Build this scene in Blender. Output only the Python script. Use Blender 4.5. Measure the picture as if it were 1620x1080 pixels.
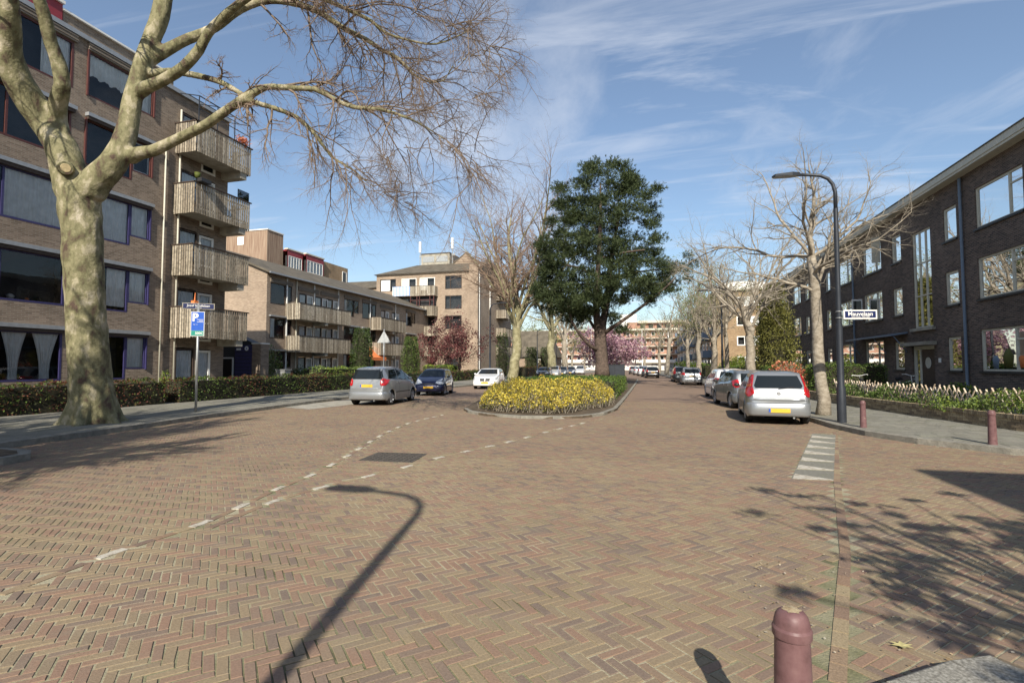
import bpy, bmesh, math, random
import numpy as np
from mathutils import Vector, Matrix
from mathutils.bvhtree import BVHTree
for o in list(bpy.data.objects): bpy.data.objects.remove(o)
S = bpy.context.scene
COL = S.collection
R = math.radians
# ---------------------------------------------------------------- camera, sky, sun
CAMH = 1.62
YAW, PITCH = 15.18, 2.69
cam = bpy.data.objects.new('camera', bpy.data.cameras.new('camera')); COL.objects.link(cam)
cam.location = (0, 0, CAMH); cam.rotation_euler = (R(90+PITCH), 0, R(YAW))
cam.data.lens = 18.0; cam.data.sensor_width = 36; cam.data.clip_start = 0.05; cam.data.clip_end = 3000
S.camera = cam
SUN_EL, SHADOW_AZ = 34.0, -11.5        # shadows fall along +Y, 11.5 degrees towards -X
sun_dir = Vector((-math.sin(R(SHADOW_AZ))*math.cos(R(SUN_EL)), -math.cos(R(SHADOW_AZ))*math.cos(R(SUN_EL)), math.sin(R(SUN_EL))))
sl = bpy.data.lights.new('sun', 'SUN'); sl.energy = 4.9; sl.angle = R(0.45); sl.color = (1.0, 0.93, 0.80)
so = bpy.data.objects.new('sun', sl); COL.objects.link(so)
so.rotation_euler = sun_dir.to_track_quat('Z', 'Y').to_euler()
W = bpy.data.worlds.new('World'); S.world = W; W.use_nodes = True
nt = W.node_tree; nt.nodes.clear()
def wn(t, **k):
    n = nt.nodes.new(t)
    for a, b in k.items(): setattr(n, a, b)
    return n
sky = wn('ShaderNodeTexSky', sky_type='NISHITA', sun_disc=False, sun_elevation=R(SUN_EL), sun_rotation=R(180+SHADOW_AZ), altitude=0, air_density=1.15, dust_density=0.8, ozone_density=3.0)
tc = wn('ShaderNodeTexCoord'); sp = wn('ShaderNodeSeparateXYZ')
nt.links.new(tc.outputs['Generated'], sp.inputs[0])
za = wn('ShaderNodeMath', operation='ADD'); za.inputs[1].default_value = 0.12; nt.links.new(sp.outputs['Z'], za.inputs[0])
zm = wn('ShaderNodeMath', operation='MAXIMUM'); zm.inputs[1].default_value = 0.05; nt.links.new(za.outputs[0], zm.inputs[0])
dx = wn('ShaderNodeMath', operation='DIVIDE'); dy = wn('ShaderNodeMath', operation='DIVIDE')
nt.links.new(sp.outputs['X'], dx.inputs[0]); nt.links.new(zm.outputs[0], dx.inputs[1])
nt.links.new(sp.outputs['Y'], dy.inputs[0]); nt.links.new(zm.outputs[0], dy.inputs[1])
cb = wn('ShaderNodeCombineXYZ'); nt.links.new(dx.outputs[0], cb.inputs[0]); nt.links.new(dy.outputs[0], cb.inputs[1])
def cloud_layer(rot, scale, det, dist, lo, hi, amt, nscale):
    mp = wn('ShaderNodeMapping'); mp.inputs['Rotation'].default_value = (0, 0, R(rot)); mp.inputs['Scale'].default_value = scale
    nt.links.new(cb.outputs[0], mp.inputs[0])
    nz = wn('ShaderNodeTexNoise'); nz.inputs['Scale'].default_value = nscale; nz.inputs['Detail'].default_value = det; nz.inputs['Roughness'].default_value = .6; nz.inputs['Distortion'].default_value = dist
    nt.links.new(mp.outputs[0], nz.inputs['Vector'])
    mr = wn('ShaderNodeMapRange'); mr.interpolation_type = 'SMOOTHSTEP'
    mr.inputs['From Min'].default_value = lo; mr.inputs['From Max'].default_value = hi; mr.inputs['To Max'].default_value = amt
    nt.links.new(nz.outputs['Fac'], mr.inputs['Value']); return mr
c1 = cloud_layer(35, (1, .35, 1), 9, .6, .46, .74, .62, .9)
c2 = cloud_layer(-20, (.5, 2.2, 1), 10, 1.4, .44, .80, .55, 1.3)
cm = wn('ShaderNodeMath', operation='MAXIMUM'); nt.links.new(c1.outputs[0], cm.inputs[0]); nt.links.new(c2.outputs[0], cm.inputs[1])
mx = wn('ShaderNodeMixRGB'); nt.links.new(cm.outputs[0], mx.inputs[0]); nt.links.new(sky.outputs[0], mx.inputs[1]); mx.inputs[2].default_value = (6.0, 6.3, 6.9, 1)
m0 = wn('ShaderNodeMath', operation='MAXIMUM'); m0.inputs[1].default_value = .06; nt.links.new(cm.outputs[0], m0.inputs[0]); nt.links.new(m0.outputs[0], mx.inputs[0])
bg = wn('ShaderNodeBackground'); bg.inputs[1].default_value = 0.11; nt.links.new(mx.outputs[0], bg.inputs[0])
wo = wn('ShaderNodeOutputWorld'); nt.links.new(bg.outputs[0], wo.inputs[0])
S.view_settings.view_transform = 'Standard'; S.view_settings.look = 'None'; S.view_settings.exposure = 0.40; S.view_settings.gamma = 1; S.view_settings.use_curve_mapping = False
S.render.engine = 'CYCLES'
S.cycles.max_bounces = 5; S.cycles.transparent_max_bounces = 8; S.cycles.use_denoising = True
rng = random.Random(7); nr = np.random.RandomState(11)

# ---------------------------------------------------------------- helpers
WL = {}
def tag(o, label=None, cat=None, group=None, kind=None):
    if label: o['label'] = label
    if cat: o['category'] = cat
    if group: o['group'] = group
    if kind: o['kind'] = kind
    return o
def thing(name, label, cat, loc=(0, 0, 0), rz=0, group=None):
    o = bpy.data.objects.new(name, None); COL.objects.link(o); o.location = loc; o.rotation_euler = (0, 0, rz)
    o.empty_display_size = .3
    WL[o.name] = Vector(loc); return tag(o, label, cat, group)
def link_mesh(name, me, mat, parent=None, smooth=False):
    o = bpy.data.objects.new(name, me); COL.objects.link(o)
    if mat is not None and len(me.materials) == 0: me.materials.append(mat)
    if parent is not None: o.parent = parent; WL[o.name] = WL.get(parent.name, Vector((0, 0, 0)))
    else: WL[o.name] = Vector((0, 0, 0))
    if smooth: me.polygons.foreach_set('use_smooth', [True]*len(me.polygons))
    return o
def npmesh(name, V, F):
    """V (n,3) float, F (m,k) int"""
    me = bpy.data.meshes.new(name); V = np.asarray(V, dtype=np.float32); F = np.asarray(F, dtype=np.int32)
    me.vertices.add(len(V)); me.vertices.foreach_set('co', V.ravel())
    k = F.shape[1]; me.loops.add(F.size); me.loops.foreach_set('vertex_index', F.ravel())
    me.polygons.add(len(F)); me.polygons.foreach_set('loop_start', np.arange(0, F.size, k, dtype=np.int32))
    me.polygons.foreach_set('use_smooth', np.zeros(len(F), dtype=bool)); me.update(calc_edges=True); return me
class MB:
    def __init__(s): s.v = []; s.f = []
    def add(s, vs, fs):
        n = len(s.v); s.v += [tuple(v) for v in vs]; s.f += [tuple(n+i for i in f) for f in fs]; return s
    def box(s, x0, x1, y0, y1, z0, z1):
        return s.add([(x0,y0,z0),(x1,y0,z0),(x1,y1,z0),(x0,y1,z0),(x0,y0,z1),(x1,y0,z1),(x1,y1,z1),(x0,y1,z1)],
                     [(0,3,2,1),(4,5,6,7),(0,1,5,4),(1,2,6,5),(2,3,7,6),(3,0,4,7)])
    def hexa(s, b, t):
        return s.add(list(b)+list(t), [(0,3,2,1),(4,5,6,7),(0,1,5,4),(1,2,6,5),(2,3,7,6),(3,0,4,7)])
    def quad(s, a, b, c, d): return s.add([a, b, c, d], [(0,1,2,3)])
    def bar(s, p, q, w, h=None):
        """rectangular bar from p to q"""
        p = Vector(p); q = Vector(q); h = h or w; d = (q-p).normalized()
        a = d.cross(Vector((0,0,1)))
        if a.length < 1e-4: a = Vector((1,0,0))
        a.normalize(); b = a.cross(d); a = a*w/2; b = b*h/2
        return s.hexa([p-a-b, p+a-b, p+a+b, p-a+b], [q-a-b, q+a-b, q+a+b, q-a+b])
    def prism(s, poly, z0, z1):
        n = len(poly)
        return s.add([(x,y,z0) for x,y in poly]+[(x,y,z1) for x,y in poly],
              [tuple(range(n-1,-1,-1)), tuple(range(n,2*n))]+[(i,(i+1)%n,n+(i+1)%n,n+i) for i in range(n)])
    def tube(s, pts, rs, n=8, cap=True, rough=0):
        pts = [Vector(p) for p in pts]
        if not hasattr(rs, '__len__'): rs = [rs]*len(pts)
        base = len(s.v); a = None
        for i, p in enumerate(pts):
            d = (pts[min(i+1, len(pts)-1)]-pts[max(i-1, 0)]).normalized()
            if a is None: a = d.cross(Vector((.3,.2,1))).normalized() if abs(d.z) < .95 else d.cross(Vector((1,0,0))).normalized()
            a = (a-d*a.dot(d)).normalized(); b = d.cross(a)
            for k in range(n):
                t = 2*math.pi*k/n; rr = rs[i]*(1+rough*(rng.random()-.5))
                s.v.append(tuple(p+(a*math.cos(t)+b*math.sin(t))*rr))
        for i in range(len(pts)-1):
            for k in range(n):
                s.f.append((base+i*n+k, base+i*n+(k+1)%n, base+(i+1)*n+(k+1)%n, base+(i+1)*n+k))
        if cap:
            s.f.append(tuple(base+k for k in range(n-1,-1,-1))); e = base+(len(pts)-1)*n
            s.f.append(tuple(e+k for k in range(n)))
        return s
    def lathe(s, prof, c=(0,0,0), n=16, axis='z', a0=0, a1=2*math.pi):
        base = len(s.v); full = abs(a1-a0-2*math.pi) < 1e-6; m = n if full else n+1
        for r, h in prof:
            for k in range(m):
                t = a0+(a1-a0)*k/n; u, w = r*math.cos(t), r*math.sin(t)
                s.v.append((c[0]+u, c[1]+w, c[2]+h) if axis == 'z' else ((c[0]+h, c[1]+u, c[2]+w) if axis == 'x' else (c[0]+u, c[1]+h, c[2]+w)))
        for i in range(len(prof)-1):
            for k in range(n):
                k2 = (k+1) % m
                s.f.append((base+i*m+k, base+i*m+k2, base+(i+1)*m+k2, base+(i+1)*m+k))
        return s
    def build(s, name, mat, parent=None, smooth=False, world=False, auto=None):
        me = bpy.data.meshes.new(name); V = s.v
        if world and parent is not None:
            w = WL.get(parent.name, Vector((0,0,0))); V = [(x-w.x, y-w.y, z-w.z) for x, y, z in V]
        me.from_pydata(V, [], s.f); me.update()
        o = link_mesh(name, me, mat, parent, smooth)
        if auto is not None:
            me.polygons.foreach_set('use_smooth', [True]*len(me.polygons)); me.set_sharp_from_angle(angle=R(auto))
        return o
def children(o, allo): return [c for c in allo if c.parent == o]
def copy_tree(o, loc=None, rz=None, label=None):
    kids = {}
    for x in bpy.data.objects:
        if x.parent: kids.setdefault(x.parent.name, []).append(x)
    def cp(a, par):
        c = a.copy(); COL.objects.link(c); c.parent = par
        for k in kids.get(a.name, []): cp(k, c)
        return c
    r = cp(o, None)
    if loc is not None: r.location = loc
    if rz is not None: r.rotation_euler = (0, 0, rz)
    if label: r['label'] = label
    return r
def ray(px, py):
    a = (px-810)/810.; b = (540-py)/810.
    th, p = R(YAW), R(PITCH)
    f = Vector((-math.sin(th)*math.cos(p), math.cos(th)*math.cos(p), math.sin(p))); r = Vector((math.cos(th), math.sin(th), 0)); u = r.cross(f)
    return f+r*a+u*b
def G(px, py, z=0):
    d = ray(px, py); t = (z-CAMH)/d.z; return (d.x*t, d.y*t)
def at(px, py, depth): return Vector((0, 0, CAMH))+ray(px, py)*depth
def pxx(px, Y): d = ray(px, 578); return d.x/d.y*Y
def inpoly(x, y, poly):
    c = False; n = len(poly)
    for i in range(n):
        x1, y1 = poly[i]; x2, y2 = poly[i-1]
        if (y1 > y) != (y2 > y) and x < (x2-x1)*(y-y1)/(y2-y1)+x1: c = not c
    return c
def inpoly_np(X, Y, poly):
    c = np.zeros(X.shape, bool); n = len(poly)
    for i in range(n):
        x1, y1 = poly[i]; x2, y2 = poly[i-1]
        if y1 == y2: continue
        c ^= ((y1 > Y) != (y2 > Y)) & (X < (x2-x1)*(Y-y1)/(y2-y1)+x1)
    return c
# ---------------------------------------------------------------- materials
def newmat(name):
    m = bpy.data.materials.new(name); m.use_nodes = True; n = m.node_tree
    return m, n, n.nodes['Principled BSDF']
def N(n, t, **k):
    x = n.nodes.new(t)
    for a, b in k.items(): setattr(x, a, b)
    return x
def ramp(n, stops, interp='LINEAR'):
    r = N(n, 'ShaderNodeValToRGB'); r.color_ramp.interpolation = interp; e = r.color_ramp.elements
    while len(e) < len(stops): e.new(.5)
    for x, (p, c) in zip(e, stops): x.position = p; x.color = (*c, 1)
    return r
def plain(name, col, rough=.7, metal=0, var=.15, scale=8, bump=0, spec=.4, coat=0):
    """base colour with a slow noise variation of its own"""
    m, n, b = newmat(name); b.inputs['Roughness'].default_value = rough; b.inputs['Metallic'].default_value = metal
    b.inputs['Specular IOR Level'].default_value = spec; b.inputs['Coat Weight'].default_value = coat
    if var > 0:
        tc = N(n, 'ShaderNodeTexCoord'); nz = N(n, 'ShaderNodeTexNoise'); nz.inputs['Scale'].default_value = scale; nz.inputs['Detail'].default_value = 6
        n.links.new(tc.outputs['Object'], nz.inputs['Vector'])
        r = ramp(n, [(.3, tuple(c*(1-var) for c in col)), (.7, tuple(min(1, c*(1+var)) for c in col))]); n.links.new(nz.outputs['Fac'], r.inputs[0]); n.links.new(r.outputs[0], b.inputs['Base Color'])
        if bump:
            bp = N(n, 'ShaderNodeBump'); bp.inputs['Strength'].default_value = bump; bp.inputs['Distance'].default_value = .02
            n.links.new(nz.outputs['Fac'], bp.inputs['Height']); n.links.new(bp.outputs[0], b.inputs['Normal'])
    else: b.inputs['Base Color'].default_value = (*col, 1)
    return m
def brickmat(name, c1, c2, mortar, stain=.25, bw=.215, bh=.0625, ms=.012, bump=.35):
    m, n, b = newmat(name); b.inputs['Roughness'].default_value = .88; b.inputs['Specular IOR Level'].default_value = .25
    g = N(n, 'ShaderNodeNewGeometry'); s = N(n, 'ShaderNodeSeparateXYZ'); n.links.new(g.outputs['Position'], s.inputs[0])
    a = N(n, 'ShaderNodeMath', operation='ADD'); n.links.new(s.outputs['X'], a.inputs[0]); n.links.new(s.outputs['Y'], a.inputs[1])
    c = N(n, 'ShaderNodeCombineXYZ'); n.links.new(a.outputs[0], c.inputs[0]); n.links.new(s.outputs['Z'], c.inputs[1])
    t = N(n, 'ShaderNodeTexBrick'); n.links.new(c.outputs[0], t.inputs['Vector'])
    t.inputs['Scale'].default_value = 1; t.inputs['Brick Width'].default_value = bw; t.inputs['Row Height'].default_value = bh; t.inputs['Mortar Size'].default_value = ms*.5
    t.inputs['Mortar Smooth'].default_value = .1; t.inputs['Bias'].default_value = 0
    t.inputs['Color1'].default_value = (*c1, 1); t.inputs['Color2'].default_value = (*c2, 1); t.inputs['Mortar'].default_value = (*mortar, 1)
    nz = N(n, 'ShaderNodeTexNoise'); nz.inputs['Scale'].default_value = .5; nz.inputs['Detail'].default_value = 7; nz.inputs['Roughness'].default_value = .65
    n.links.new(g.outputs['Position'], nz.inputs['Vector'])
    mr = N(n, 'ShaderNodeMapRange'); mr.inputs['From Min'].default_value = .3; mr.inputs['From Max'].default_value = .7; mr.inputs['To Min'].default_value = 1-stain; mr.inputs['To Max'].default_value = 1+stain*.7
    n.links.new(nz.outputs['Fac'], mr.inputs[0])
    mu = N(n, 'ShaderNodeVectorMath', operation='SCALE'); n.links.new(t.outputs['Color'], mu.inputs[0]); n.links.new(mr.outputs[0], mu.inputs['Scale'])
    n.links.new(mu.outputs[0], b.inputs['Base Color'])
    bp = N(n, 'ShaderNodeBump'); bp.inputs['Strength'].default_value = bump; bp.inputs['Distance'].default_value = .01; bp.invert = True
    n.links.new(t.outputs['Fac'], bp.inputs['Height']); n.links.new(bp.outputs[0], b.inputs['Normal'])
    return m
def islandmat(name, stops, rough=.85, noise_var=.25, nscale=30, objrand=True, region=0, spec=.3, transl=0, bump=.3, patch=None):
    """each separate piece takes its own colour from the ramp"""
    m, n, b = newmat(name); b.inputs['Roughness'].default_value = rough; b.inputs['Specular IOR Level'].default_value = spec
    g = N(n, 'ShaderNodeNewGeometry'); oi = N(n, 'ShaderNodeObjectInfo')
    a = N(n, 'ShaderNodeMath', operation='ADD'); n.links.new(g.outputs['Random Per Island'], a.inputs[0])
    if objrand: n.links.new(oi.outputs['Random'], a.inputs[1])
    else: a.inputs[1].default_value = 0
    f = N(n, 'ShaderNodeMath', operation='FRACT'); n.links.new(a.outputs[0], f.inputs[0]); src = f
    if region:
        nz = N(n, 'ShaderNodeTexNoise'); nz.inputs['Scale'].default_value = .45; nz.inputs['Detail'].default_value = 3; n.links.new(g.outputs['Position'], nz.inputs['Vector'])
        mr = N(n, 'ShaderNodeMapRange'); mr.inputs['From Min'].default_value = .3; mr.inputs['From Max'].default_value = .7; mr.inputs['To Min'].default_value = -region; mr.inputs['To Max'].default_value = region; mr.clamp = False
        n.links.new(nz.outputs['Fac'], mr.inputs[0]); ad = N(n, 'ShaderNodeMath', operation='ADD'); ad.use_clamp = True; n.links.new(f.outputs[0], ad.inputs[0]); n.links.new(mr.outputs[0], ad.inputs[1]); src = ad
    r = ramp(n, stops); n.links.new(src.outputs[0], r.inputs[0])
    n2 = N(n, 'ShaderNodeTexNoise'); n2.inputs['Scale'].default_value = nscale; n2.inputs['Detail'].default_value = 5; n.links.new(g.outputs['Position'], n2.inputs['Vector'])
    m2 = N(n, 'ShaderNodeMapRange'); m2.inputs['From Min'].default_value = .3; m2.inputs['From Max'].default_value = .7; m2.inputs['To Min'].default_value = 1-noise_var; m2.inputs['To Max'].default_value = 1+noise_var
    n.links.new(n2.outputs['Fac'], m2.inputs[0]); mu = N(n, 'ShaderNodeVectorMath', operation='SCALE'); n.links.new(r.outputs[0], mu.inputs[0]); n.links.new(m2.outputs[0], mu.inputs['Scale'])
    last = mu.outputs[0]
    if patch:
        n3 = N(n, 'ShaderNodeTexNoise'); n3.inputs['Scale'].default_value = patch[1]; n3.inputs['Detail'].default_value = 8; n3.inputs['Roughness'].default_value = .7; n.links.new(g.outputs['Position'], n3.inputs['Vector'])
        m3 = N(n, 'ShaderNodeMapRange'); m3.inputs['From Min'].default_value = .5; m3.inputs['From Max'].default_value = .72; m3.inputs['To Max'].default_value = patch[2]; n.links.new(n3.outputs['Fac'], m3.inputs[0])
        mxx = N(n, 'ShaderNodeMixRGB'); n.links.new(m3.outputs[0], mxx.inputs[0]); n.links.new(last, mxx.inputs[1]); mxx.inputs[2].default_value = (*patch[0], 1); last = mxx.outputs[0]
    n.links.new(last, b.inputs['Base Color'])
    if bump:
        bp = N(n, 'ShaderNodeBump'); bp.inputs['Strength'].default_value = bump; bp.inputs['Distance'].default_value = .01
        n.links.new(n2.outputs['Fac'], bp.inputs['Height']); n.links.new(bp.outputs[0], b.inputs['Normal'])
    if transl:
        out = n.nodes['Material Output']; t = N(n, 'ShaderNodeBsdfTranslucent'); n.links.new(last, t.inputs[0]); ms = N(n, 'ShaderNodeMixShader'); ms.inputs[0].default_value = transl
        n.links.new(b.outputs[0], ms.inputs[1]); n.links.new(t.outputs[0], ms.inputs[2]); n.links.new(ms.outputs[0], out.inputs[0])
    return m
def noisemat(name, stops, scale=3, detail=8, rough=.9, dist=0, bump=.3, bscale=None, stretch=None, bd=.02):
    m, n, b = newmat(name); b.inputs['Roughness'].default_value = rough; b.inputs['Specular IOR Level'].default_value = .25
    g = N(n, 'ShaderNodeNewGeometry'); nz = N(n, 'ShaderNodeTexNoise'); nz.inputs['Scale'].default_value = scale; nz.inputs['Detail'].default_value = detail; nz.inputs['Distortion'].default_value = dist; nz.inputs['Roughness'].default_value = .62
    if stretch:
        mp = N(n, 'ShaderNodeMapping'); mp.inputs['Scale'].default_value = stretch; n.links.new(g.outputs['Position'], mp.inputs[0]); n.links.new(mp.outputs[0], nz.inputs['Vector'])
    else: n.links.new(g.outputs['Position'], nz.inputs['Vector'])
    r = ramp(n, stops); n.links.new(nz.outputs['Fac'], r.inputs[0]); n.links.new(r.outputs[0], b.inputs['Base Color'])
    if bump:
        n2 = N(n, 'ShaderNodeTexNoise'); n2.inputs['Scale'].default_value = bscale or scale*6; n2.inputs['Detail'].default_value = 6; n.links.new(g.outputs['Position'], n2.inputs['Vector'])
        bp = N(n, 'ShaderNodeBump'); bp.inputs['Strength'].default_value = bump; bp.inputs['Distance'].default_value = bd
        n.links.new(n2.outputs['Fac'], bp.inputs['Height']); n.links.new(bp.outputs[0], b.inputs['Normal'])
    return m
def glassmat(name, ior=1.9, tint=(.8,.85,.88)):
    m, n, b = newmat(name); out = n.nodes['Material Output']
    fr = N(n, 'ShaderNodeFresnel'); fr.inputs['IOR'].default_value = ior; gl = N(n, 'ShaderNodeBsdfGlossy'); gl.inputs['Roughness'].default_value = .015
    g = N(n, 'ShaderNodeNewGeometry'); nz = N(n, 'ShaderNodeTexNoise'); nz.inputs['Scale'].default_value = .9; n.links.new(g.outputs['Position'], nz.inputs['Vector'])
    bp = N(n, 'ShaderNodeBump'); bp.inputs['Strength'].default_value = .05; bp.inputs['Distance'].default_value = .05; n.links.new(nz.outputs['Fac'], bp.inputs['Height']); n.links.new(bp.outputs[0], gl.inputs['Normal'])
    tr = N(n, 'ShaderNodeBsdfTransparent'); tr.inputs[0].default_value = (*tint, 1); ms = N(n, 'ShaderNodeMixShader')
    n.links.new(fr.outputs[0], ms.inputs[0]); n.links.new(tr.outputs[0], ms.inputs[1]); n.links.new(gl.outputs[0], ms.inputs[2]); n.links.new(ms.outputs[0], out.inputs[0]); return m
M = {}
PAV = [(0, (0.187,0.141,0.110)), (.13, (0.215,0.157,0.117)), (.28, (0.255,0.163,0.115)), (.44, (0.259,0.171,0.119)), (.6, (0.229,0.178,0.119)), (.78, (0.255,0.193,0.124)), (1, (0.274,0.212,0.133))]
M['paver'] = islandmat('clay_paver', PAV, noise_var=.16, nscale=75, region=.25, bump=.22, patch=((.245,.198,.145), 3.5, .7))
M['paver_far'] = noisemat('far_clay_paving', [(.25, (.185,.132,.1)), (.5, (.24,.168,.122)), (.75, (.275,.2,.14))], scale=1.6, detail=15, bump=.5, bscale=14, bd=.015)
M['paver_bed'] = noisemat('joint_sand', [(.36, (.05,.045,.028)), (.42, (.17,.165,.09)), (.55, (.36,.325,.225))], scale=.6, detail=10, bump=.5, bscale=60)
M['row_paver'] = islandmat('row_paver', [(0, (.17,.125,.10)), (.35, (.25,.165,.11)), (.7, (.27,.20,.13)), (1, (.31,.245,.15))], nscale=75, bump=.2)
M['white_stone'] = noisemat('white_marking_stone', [(.38, (.27,.23,.17)), (.48, (.46,.42,.35)), (.7, (.56,.53,.46))], scale=11, detail=10, bump=.3)
M['tile'] = islandmat('concrete_tile', [(0, (.19,.18,.15)), (.5, (.215,.205,.17)), (1, (.245,.235,.195))], noise_var=.2, nscale=25, bump=.15, patch=((.16,.165,.09), 1.6, .5))
M['kerb'] = noisemat('kerb_concrete', [(.3, (.16,.15,.125)), (.7, (.31,.29,.245))], scale=6, bump=.5)
M['granite'] = noisemat('granite_kerb', [(.35, (.15,.14,.12)), (.5, (.27,.255,.22)), (.65, (.42,.40,.35))], scale=55, detail=6, bump=.4)
M['soil'] = noisemat('soil', [(.3, (.05,.038,.026)), (.7, (.17,.13,.09))], scale=3, bump=.8, bscale=25)
M['grass'] = noisemat('ground_grass', [(.3, (.04,.05,.02)), (.7, (.12,.13,.06))], scale=1.5, bump=.5)
M['brickA'] = brickmat('tan_brick', (.17,.125,.092), (.29,.22,.165), (.30,.265,.22))
M['brickB'] = brickmat('pale_tan_brick', (.27,.195,.14), (.39,.295,.215), (.35,.30,.24))
M['brickD'] = brickmat('dark_brick', (.065,.05,.045), (.17,.12,.095), (.24,.21,.18), stain=.3)
M['brickE'] = brickmat('brown_brick', (.27,.17,.09), (.40,.27,.15), (.3,.26,.2))
M['brickR'] = brickmat('red_brick', (.36,.17,.115), (.44,.24,.17), (.42,.33,.27))
M['white'] = plain('white_paint', (.78,.77,.73), .5, var=.05)
M['cream'] = plain('cream_paint', (.58,.55,.45), .6, var=.08)
M['concrete'] = noisemat('weathered_concrete', [(.3, (.24,.22,.18)), (.7, (.45,.42,.35))], scale=2.5, bump=.3)
M['zinc'] = plain('zinc_grey', (.34,.35,.36), .45, .3, var=.12)
M['bluegrey'] = plain('blue_grey_pipe', (.16,.21,.28), .5, var=.1)
M['purple'] = plain('dark_violet_paint', (.045,.04,.12), .45, var=.12)
M['redframe'] = plain('dark_red_paint', (.10,.035,.03), .5, var=.15)
M['maroon'] = plain('maroon_panel', (.26,.035,.045), .5, var=.12)
M['brownwood'] = plain('dark_brown_wood', (.06,.04,.03), .6, var=.2)
M['wood'] = islandmat('weathered_slat_wood', [(0, (.19,.155,.115)), (.5, (.31,.265,.20)), (1, (.43,.375,.295))], noise_var=.35, nscale=9, bump=.2)
M['cedar'] = noisemat('cedar_cladding', [(.3, (.17,.10,.07)), (.5, (.30,.21,.15)), (.7, (.40,.31,.23))], scale=3, stretch=(3,3,.12), bump=.2)
M['greyslat'] = noisemat('grey_timber', [(.3, (.12,.10,.08)), (.7, (.30,.25,.2))], scale=3, stretch=(.15,.15,9), bump=.2)
M['roof'] = noisemat('concrete_roof_tile', [(.3, (.075,.065,.05)), (.7, (.17,.145,.11))], scale=1.2, detail=10, bump=.7, bscale=12)
M['glass'] = glassmat('window_glass', 2.5, (.93,.95,.96))
M['glass_left'] = glassmat('left_window_glass', 1.6, (.95,.96,.97))
M['dark'] = plain('dark_room', (.03,.03,.032), .9, var=.5, scale=1.5)
M['curtain'] = plain('net_curtain', (.92,.92,.89), .9, var=.1, scale=5)
M['orange'] = plain('orange_awning', (.75,.22,.07), .8, var=.08)
M['bluecloth'] = plain('blue_cloth', (.10,.25,.6), .8, var=.08)
M['post'] = plain('dark_grey_steel', (.035,.04,.05), .42, .2, var=.15, scale=5)
M['galv'] = plain('galvanised_steel', (.38,.39,.39), .45, .5, var=.12, scale=5)
M['bollard'] = noisemat('maroon_bollard_paint', [(.3, (.115,.06,.06)), (.45, (.155,.082,.084)), (.60, (.18,.10,.10)), (.685, (.20,.115,.112)), (.70, (.38,.32,.26))], scale=16, detail=12, rough=.45, bump=.25, bscale=30, bd=.004)
M['rust'] = noisemat('chipped_rust', [(.35, (.30,.22,.13)), (.6, (.42,.34,.22))], scale=40)
M['iron'] = noisemat('cast_iron_cover', [(.3, (.05,.045,.04)), (.7, (.12,.105,.09))], scale=20, bump=.4)
M['black'] = plain('black_rubber', (.018,.018,.019), .8, var=.2)
M['pblack'] = plain('black_plastic', (.03,.03,.032), .5, var=.1)
M['carglass'] = plain('car_glass', (.012,.016,.018), .04, spec=.45, var=0)
M['lampred'] = plain('red_lamp_lens', (.45,.015,.02), .15, spec=.8, var=.1)
M['lampclear'] = plain('clear_lamp_lens', (.62,.64,.66), .12, .3, spec=.9, var=.1)
M['lamporange'] = plain('orange_lamp_lens', (.7,.22,.03), .2, var=.05)
M['rim'] = plain('silver_wheel', (.46,.47,.49), .35, .7, var=.05)
M['yplate'] = plain('yellow_plate', (.72,.43,.04), .5, var=.04)
M['signblue'] = plain('sign_blue', (.02,.10,.48), .4, var=.04)
M['signnavy'] = plain('sign_navy', (.012,.02,.085), .4, var=.04)
M['signgreen'] = plain('sign_green', (.02,.26,.20), .4, var=.04)
M['bark_plane'] = noisemat('plane_bark', [(.36, (.09,.06,.045)), (.40, (.13,.105,.065)), (.455, (.15,.14,.075)), (.49, (.205,.19,.105)), (.56, (.25,.225,.13)), (.585, (.34,.30,.20)), (.65, (.37,.33,.225)), (.68, (.52,.46,.35))], scale=3.4, detail=11, dist=.25, bump=.6, bscale=16, stretch=(1,1,.62), bd=.03)
M['bark_light'] = noisemat('pale_bark', [(.3, (.17,.14,.105)), (.5, (.29,.25,.195)), (.7, (.42,.37,.30))], scale=5, bump=.7, bscale=22, stretch=(1,1,2.2), bd=.03)
M['bark_green'] = noisemat('mossy_plane_bark', [(.3, (.15,.125,.08)), (.5, (.27,.25,.14)), (.7, (.40,.36,.25))], scale=3, bump=.5)
M['bark_dark'] = noisemat('dark_bark', [(.3, (.05,.038,.03)), (.7, (.17,.125,.10))], scale=6, bump=.8, bscale=20, bd=.04)
M['twig'] = plain('brown_twigs', (.19,.14,.10), .85, var=.25, scale=3)
M['twig_warm'] = plain('warm_budding_twigs', (.25,.175,.125), .85, var=.25, scale=2)
M['twig_light'] = plain('pale_twigs', (.31,.27,.21), .85, var=.25, scale=3)
def leafmat(name, cols, tr=.25, nv=.3): return islandmat(name, [(i/(len(cols)-1), c) for i, c in enumerate(cols)], rough=.6, noise_var=nv, nscale=1.3, transl=tr, bump=0, spec=.25)
M['pine'] = leafmat('pine_needles', [(.020,.032,.013), (.038,.055,.022), (.065,.088,.034), (.10,.12,.048)], .12)
M['thuja'] = leafmat('dark_evergreen_leaf', [(.025,.045,.012), (.05,.08,.02), (.09,.12,.035)], .15)
M['thuja_light'] = leafmat('fresh_evergreen_leaf', [(.05,.085,.02), (.10,.15,.03), (.16,.21,.05)], .2)
M['cypress'] = leafmat('golden_conifer_leaf', [(.07,.075,.02), (.16,.16,.04), (.27,.25,.07)], .2)
M['hedge'] = leafmat('hedge_leaf', [(.04,.075,.015), (.09,.15,.03), (.16,.24,.05)], .3)
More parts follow.
